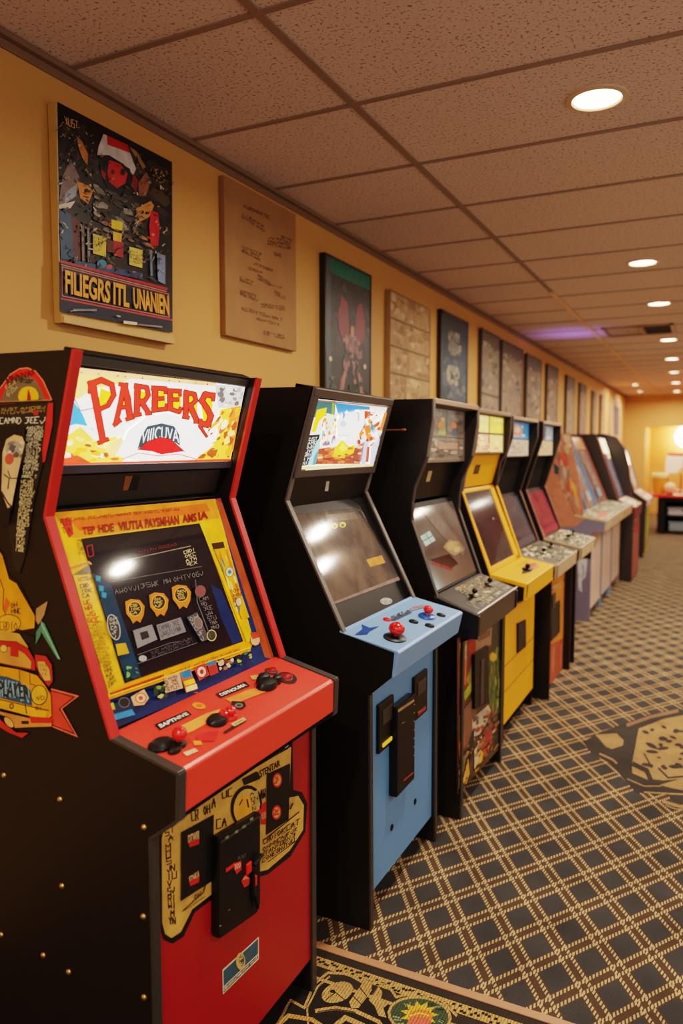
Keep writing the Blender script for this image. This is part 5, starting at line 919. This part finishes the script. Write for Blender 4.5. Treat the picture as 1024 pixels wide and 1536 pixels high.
hooded(5.45, 6.14, 'black hooded arcade cabinet with maroon screen and pale grey marquee', (112, 44, 58), (176, 120, 100), ((150, 160, 170), (196, 170, 130), (206, 206, 206), None), DARK, far_low=.72, lowfront=.70)

# ------------------------------------------------------------------ 7. and 8. pale fronted cabinets with painted sides
def slant(y0, y1, label, sidem, frontm, xf, arts, seed, edge, th=.022, ztop=1.64, cpedge=CREAM, toe=.10):
    a, b = y0+th, y1-th
    t = thing('arcade_cabinet', label, 'arcade cabinet', (.5, (y0+y1)/2, 0), GRP)
    cpb, nk = (.76, .925), (.52, 1.50)
    prof = [(.06, 0), (xf, 0), (xf, .78), (1.02, .80), (1.03, .885), cpb, nk, (.46, ztop-.03), (.40, ztop), (.06, ztop)]
    s = shell(t, y0, y1, th, prof, sidem, [([cpb, nk, (.46, ztop-.03)], edge)])
    build('marquee', MB().slab(a, b, nk, (.455, ztop-.03), .02, -.006), mat('dim_marquee_panel', arts[0][0], .3, emit=.1), t)
    f = Bx(a, b, (.505, 1.50), (.745, .93), -.008); f.poly(R(0, 0, 1, 1), arts[0][1]); f.collage(R(.02, .02, .98, .7), arts[1], 60, .10, seed); f.poly([(.1, .1), (.3, .05), (.5, .6), (.4, .72)], arts[0][2]); f.poly([(.45, .02), (.6, .02), (.72, .7), (.6, .72)], arts[0][3]); f.collage(R(.05, .7, .95, .97), [(150, 140, 130), (110, 100, 96), (80, 84, 90), (190, 170, 150)], 24, .1, seed+1); f.poly(R(.2, .74, .5, .92), (70, 86, 100)); f.poly(R(.55, .74, .85, .9), (170, 190, 200))
    f.build('monitor_bezel', PRINTG, t)
    build('bezel_board', MB().slab(a, b, (.505, 1.50), (.745, .93), .015, -.010), DARK, t)
    cp = panel(t, y0, y1, (.755, .932), (1.026, .892), (1.02, .795), cpedge, ov=.003)
    f = Bx(y0, y1, (.755, .932), (1.026, .892)); f.poly(R(.01, .02, .99, .98), (110, 100, 80)); f.collage(R(.03, .04, .97, .97), [(210, 196, 160), (70, 66, 54), (180, 164, 126), (130, 118, 92), (236, 226, 200)], 120, .06, seed+2, .8)
    if seed == 71: f.poly([(.15, .6), (.85, .58), (.9, .8), (.2, .84)], (216, 84, 60))
    f.build('speckled_panel_art', PRINT, cp)
    front_board(t, xf-.004, a, b, toe, .80, frontm); build('kick_board', MB().box(xf-.08, xf-.06, a, b, 0, toe), DARK, t)
    return t, s
PKW = mat('pinkish_white_front', (206, 176, 160), .5, var=.15, scale=8)
t, s = slant(6.85, 7.52, 'arcade cabinet with slate purple side, orange upper side art and pinkish white front', mat('slate_purple_laminate', (112, 104, 124), .5), PKW, .905, [[(170, 120, 80), (120, 104, 70), (96, 96, 80), (206, 170, 90)], [(110, 96, 60), (70, 66, 50), (196, 160, 80), (140, 120, 90), (90, 100, 96), (206, 184, 140)]], 71, mat('dark_brown_moulding', (70, 50, 42), .4))
f = Cv(PYn(6.85), (830, 630, 4.8), lift=.001)
f.poly([(-90, 760), (-90, 110), (120, 92), (150, 250), (190, 470), (215, 640), (215, 720), (150, 770)], (186, 116, 88)); f.poly([(0, 110), (60, 100), (50, 180), (0, 230)], (196, 160, 130)); f.poly([(40, 200), (90, 150), (110, 330), (120, 520), (60, 520)], (190, 84, 64)); f.poly([(65, 110), (112, 104), (130, 190), (100, 210)], (200, 170, 140)); f.poly([(0, 310), (40, 340), (45, 390), (5, 390)], (44, 70, 80)); f.poly([(110, 400), (160, 480), (190, 650), (150, 600)], (220, 160, 80)); f.collage([(5, 210), (110, 160), (190, 650), (80, 610)], [(196, 120, 90), (186, 80, 66), (206, 150, 110), (90, 120, 116), (160, 116, 100), (150, 130, 110), (190, 160, 130)], 34, .11, 3)
f.poly([(175, 1010), (245, 990), (230, 1130), (200, 1160), (205, 1240), (180, 1220)], (206, 200, 200)); f.line([(210, 1040), (215, 1120)], 8, (130, 130, 140)); f.poly([(170, 930), (275, 920), (270, 1000), (172, 1000)], (26, 22, 22)); f.build('side_artwork', PRINT, s[0])
t, s = slant(7.57, 8.27, 'arcade cabinet with blue edged side and pale front, middle of the three pale fronted ones', mat('faded_blue_laminate', (90, 130, 160), .5), PKW, .905, [[(110, 110, 104), (150, 124, 116), (60, 120, 170), (176, 140, 130)], [(176, 144, 132), (150, 124, 116), (200, 170, 156), (130, 110, 106)]], 81, mat('blue_moulding', (74, 130, 178), .4), cpedge=mat('tan_panel_edge', (196, 160, 110), .5))

t, s = slant(8.32, 9.04, 'arcade cabinet with pinkish brown sides and pale front, last of the three pale fronted ones', mat('pinkish_brown_laminate', (150, 112, 100), .5), PKW, .905, [[(120, 100, 90), (156, 122, 112), (120, 96, 92), (176, 140, 130)], [(170, 136, 124), (146, 118, 110), (186, 156, 146), (126, 104, 100)]], 83, mat('brick_red_moulding', (150, 70, 54), .4), cpedge=mat('tan_panel_edge', (196, 160, 110), .5), ztop=1.66)
# ------------------------------------------------------------------ 9. dark cabinet with red edges
y0, y1, th = 9.15, 9.95, .03; a, b = y0+th, y1-th
t = thing('arcade_cabinet', 'dark arcade cabinet with brownish red edges, glowing top and grey screen', 'arcade cabinet', (.5, (y0+y1)/2, 0), GRP)
cpb, nk = (.86, .93), (.62, 1.62)
prof = [(.06, 0), (1.03, 0), (1.03, .70), (1.05, .73), (1.05, .84), cpb, nk, (.60, 1.66), (.06, 1.68)]
fpf = [(.06, 0), (1.03, 0), (1.03, .70), (1.05, .73), (1.05, .84), (.93, .93), (.90, 1.25), (.84, 1.5), (.74, 1.65), (.60, 1.69), (.06, 1.69)]
s = shell(t, y0, y1, th, prof, mat('brown_black_laminate', (34, 24, 20), .45), ([([cpb, nk], mat('brick_red_moulding', (150, 70, 54), .4))], [([(.93, .93), (.90, 1.25), (.84, 1.5), (.74, 1.65)], mat('maroon_moulding', (84, 40, 38), .4))]), far_prof=fpf)
build('speaker_panel', MB().slab(a, a+.20, (.70, 1.30), (.60, 1.64), .02, -.004), mat('olive_dark_panel', (66, 58, 40), .5), t)
build('bezel_board', MB().slab(a, b, (.60, 1.64), (.855, .93), .015, -.006), BLK2, t)
f = Bx(a+.2, b-.04, (.60, 1.64), (.855, .93), -.002); f.poly(R(0, 0, 1, 1), (120, 112, 120)); f.poly(R(0, .3, 1, .96), (128, 120, 128)); f.poly([(.8, .5), (1, .3), (1, 1), (.7, 1)], (74, 80, 120)); f.collage(R(.05, .3, .8, .9), [(134, 124, 130), (116, 108, 118), (144, 132, 134)], 16, .15, 3); f.build('monitor_screen', art('grey_screen_picture', .15, emit=.2), t)
f = Bx(a+.21, b-.06, (.60, 1.64), (.855, .93), .002); f.poly(R(.02, .02, .5, .26), (255, 226, 180)); f.poly(R(.54, .02, .98, .26), (255, 230, 190)); f.poly([(.55, .26), (.9, .26), (.8, .34), (.62, .36)], (250, 190, 120)); f.build('lit_marquee', art('glowing_marquee_backlit', .3, emit=2.6, grime=.1), t)
cp = panel(t, y0, y1, (.86, .935), (1.052, .846), (1.046, .725), mat('mottled_dark_red_edge', (120, 40, 40), .5, var=.6, scale=14), ov=.003)
f = Bx(y0, y1, (.86, .935), (1.052, .846)); f.poly(R(.01, .02, .99, .98), (150, 124, 100)); f.collage(R(.02, .04, .98, .96), [(240, 230, 214), (226, 140, 60), (90, 76, 70), (190, 180, 170), (150, 60, 50), (230, 160, 90)], 60, .1, 4); f.build('speckled_panel_art', PRINT, cp)
front_board(t, 1.032, a, b, .02, .74, mat('worn_red_front', (150, 74, 58), .5, var=.3, scale=9))
f = Bx(a, b, (1.033, .72), (1.033, .3)); f.collage(R(.05, .02, .95, .3), [(200, 40, 40), (206, 190, 170), (90, 60, 50), (130, 120, 110)], 22, .1, 3); f.poly(R(.1, .3, .8, .42), (190, 36, 40)); f.build('front_artwork', PRINT, t)
# ------------------------------------------------------------------ 10. farthest cabinet
y0, y1, th = 11.3, 12.1, .03; a, b = y0+th, y1-th
t = thing('arcade_cabinet', 'farthest arcade cabinet, grey screen and yellow green front edge beside the red table', 'arcade cabinet', (.5, (y0+y1)/2, 0), GRP)
cpb, nk = (.84, .92), (.66, 1.50)
prof = [(.06, 0), (.98, 0), (.98, .68), (1.02, .72), (1.02, .80), cpb, nk, (.58, 1.56), (.06, 1.56)]
shell(t, y0, y1, th, prof, mat('brown_black_laminate', (34, 24, 20), .45), [([cpb, nk, (.58, 1.56)], mat('greyish_moulding', (150, 130, 110), .4))])
f = Bx(a, b, (.65, 1.50), (.835, .93), -.004); f.poly(R(0, 0, 1, 1), (140, 124, 116)); f.collage(R(.02, .02, .98, .98), [(150, 134, 126), (120, 108, 106), (170, 150, 136)], 20, .16, 4); f.build('monitor_screen', art('grey_screen_picture', .15, emit=.2), t)
build('bezel_board', MB().slab(a, b, (.65, 1.50), (.835, .93), .015, -.008), BLK2, t)
cp = panel(t, y0, y1, (.84, .925), (1.022, .806), (1.016, .715), mat('pinkish_white_panel', (236, 196, 184), .45), ov=.003)
f = Bx(y0, y1, (.84, .925), (1.022, .806)); f.poly(R(.01, .02, .99, .6), (190, 120, 100)); f.poly(R(.01, .6, .99, .98), (240, 206, 196)); f.collage(R(.02, .04, .98, .6), [(196, 110, 100), (170, 130, 110), (214, 170, 150), (110, 130, 140)], 24, .12, 5); f.build('panel_art', PRINT, cp)
front_board(t, .98, a, b, .02, .74, mat('yellow_green_front', (170, 164, 50), .5, var=.25, scale=7))
f = Bx(a, b, (.981, .72), (.981, .02)); f.poly(R(0, .02, .3, .95), (60, 44, 36)); f.collage(R(.3, .6, .98, .95), [(206, 150, 90), (150, 110, 60), (120, 60, 50)], 12, .15, 5); f.build('front_artwork', PRINT, t)

# ------------------------------------------------------------------ far end of the room
tb = thing('game_table', 'long red topped black table with open shelves at the far end', 'table', (1.7, 15.2, 0))
RT_ = mat('glossy_red_table_top', (206, 40, 44), .2, var=.25, scale=6)
build('table_top', MB().box(.78, 2.7, 14.55, 15.95, .655, .70), RT_, tb, bevel=.008)
g = MB().box(.93, 1.06, 14.66, 15.85, .0, .655); build('end_panel', g, PLBLK, tb); build('end_panel', MB().box(2.45, 2.6, 14.66, 15.85, 0, .655), PLBLK, tb)
build('back_panel', MB().box(1.06, 2.45, 15.8, 15.84, .03, .65), DARK, tb)
build('shelf', MB().box(1.06, 2.45, 14.75, 15.8, .30, .33), PLBLK, tb); build('shelf', MB().box(1.06, 2.45, 14.75, 15.8, .02, .045), PLBLK, tb)
build('apron', MB().box(1.06, 2.45, 14.70, 14.74, .57, .655), PLBLK, tb, bevel=.004)
f = Wv((.0, 1, 0, 1), 0)
class Zt(Cv):
    def __init__(s, x0, x1, y0, y1, z): s.b = (x0, x1, y0, y1, z); s.l = .0008; s.e = 2.5e-5; s.m = MB()
    def P(s, p): x0, x1, y0, y1, z = s.b; return Vector((x0+(x1-x0)*p[0], y1-(y1-y0)*p[1], z+s.l))
f = Zt(.8, 2.68, 14.58, 15.92, .70); f.collage(R(.01, .2, .3, .98), [(200, 90, 90), (170, 60, 60), (110, 110, 120), (214, 150, 140), (190, 40, 44)], 30, .10, 4); f.poly(R(.3, .5, .98, .7), (230, 90, 70)); f.build('table_top_artwork', PRINTG, tb)
bx = thing('storage_box', 'pale grey box on the upper shelf of the red table', 'box', (1.7, 15, .33)); build('box_body', MB().box(1.10, 2.3, 14.78, 15.5, .3312, .44), mat('pale_grey_plastic', (190, 184, 190), .5), bx, bevel=.01); build('box_lid', MB().box(1.09, 2.31, 14.77, 15.51, .44, .465), mat('pale_grey_plastic', (190, 184, 190), .5), bx, bevel=.006)
build('latch', MB().box(1.33, 1.39, 14.768, 14.78, .40, .43), PLBLK, bx)
bx = thing('storage_box', 'blue grey bin on the lowest shelf of the red table', 'box', (1.7, 15, .045)); build('box_body', MB().box(1.12, 2.3, 14.78, 15.5, .0462, .19), mat('blue_grey_plastic', (130, 146, 156), .5), bx, bevel=.015); build('box_lid', MB().box(1.11, 2.31, 14.77, 15.51, .19, .21), mat('blue_grey_plastic', (130, 146, 156), .5), bx, bevel=.006)
def at(u, v, y): return hit(u, v, PYn(y))
P_ = at(989, 730, 15.0); x = P_.x
bu = thing('bucket', 'yellow bucket with pale rim standing on the red table', 'bucket', (x, 15.0, .701))
build('bucket_body', MB().lathe((x, 15.0, .701), (0, 0, 1), [(.095, 0), (.10, .01), (.135, .30), (.12, .30), (.09, .03)], 24), mat('yellow_bucket', (222, 160, 50), .4), bu, smooth=True); build('rim', MB().lathe((x, 15.0, .985), (0, 0, 1), [(.132, 0), (.146, .01), (.146, .075), (.132, .085), (.12, .0)], 24), mat('pale_yellow_rim', (250, 226, 160), .4), bu, smooth=True)
P_ = at(1010, 727, 15.5); x = P_.x
mc = thing('popcorn_machine', 'white countertop machine with red lid on legs on the red table', 'machine', (x, 15.55, .701))
build('base', MB().box(x-.13, x+.15, 15.42, 15.68, .701, .74), mat('dark_red_base', (150, 40, 34), .4), mc, bevel=.008)
for sx_ in (-.11, .12): build('leg', MB().box(x+sx_-.014, x+sx_+.014, 15.54, 15.57, .74, 1.05), mat('dark_red_base', (150, 40, 34), .4), mc, bevel=.003)
build('white_case', MB().prism([(x-.15, 1.05), (x+.05, 1.05), (x+.15, 1.17), (x+.16, 1.36), (x-.13, 1.38), (x-.15, 1.2)], 15.42, 15.68), mat('warm_white_case', (244, 232, 214), .4), mc, bevel=.012)
build('lid', MB().box(x-.12, x+.15, 15.44, 15.66, 1.37, 1.44), mat('orange_red_lid', (206, 70, 50), .4), mc, bevel=.01)
P_ = at(1005, 720, 14.85); x = P_.x
bl = thing('round_game_piece', 'cream round ball resting on the red table beside the bucket', 'ball', (x, 14.85, .701)); build('ball_body', MB().ball((x, 14.85, .701+.105), .105, 20, axis=(0, -1, 0), sq=.7), mat('cream_ball', (230, 180, 140), .5), bl, smooth=True); build('stand_ring', MB().lathe((x, 14.85, .701), (0, 0, 1), [(.06, 0), (.06, .012), (.045, .016), (.045, 0)], 18), PLBLK, bl, smooth=True)
# glowing lamp on the far alcove wall
P_ = at(1030, 655, 19.2)
lm = thing('wall_lamp', 'bright glowing globe lamp on the far alcove wall above the red table', 'lamp', (P_.x, 19.4, P_.z-.2))
build('globe', MB().ball((P_.x, 19.16, P_.z), .25, 24), mat('glowing_lamp_glass', (255, 226, 180), .4, emit=30), lm, smooth=True)
build('bracket', MB().tube((P_.x, 19.36, P_.z-.05), (P_.x, 19.40, P_.z-.05), .07, 18).tube((P_.x, 19.18, P_.z-.19), (P_.x, 19.38, P_.z-.05), .015, 10), mat('brass_bracket', (170, 130, 70), .35, metal=.8), lm)
lamp('glow', (P_.x, 18.92, P_.z+.02), 17, (1, .54, .25), .2)

# ================================================================== CAMERA AND RENDER LOOK
cam = bpy.data.cameras.new('camera'); co = bpy.data.objects.new('camera', cam); C.objects.link(co)
cam.sensor_fit = 'VERTICAL'; cam.sensor_height = 36; cam.lens = FPX*36/1536
co.location = CAM; co.rotation_euler = (PI/2-PIT, 0, YAW); cam.clip_start = .05
cam.dof.use_dof = True; cam.dof.focus_distance = 2.1; cam.dof.aperture_fstop = 2.2
sc = bpy.context.scene; sc.camera = co
w = bpy.data.worlds.new('World'); sc.world = w; w.use_nodes = True
w.node_tree.nodes['Background'].inputs['Color'].default_value = (1, .85, .74, 1); w.node_tree.nodes['Background'].inputs['Strength'].default_value = .7  # ambient fill added to enter through the open back and right side
sc.view_settings.view_transform = 'Filmic'; sc.view_settings.look = 'Medium High Contrast'; sc.view_settings.exposure = 0.12
sc.cycles.use_denoising = True; sc.cycles.max_bounces = 8; sc.cycles.sample_clamp_indirect = 6
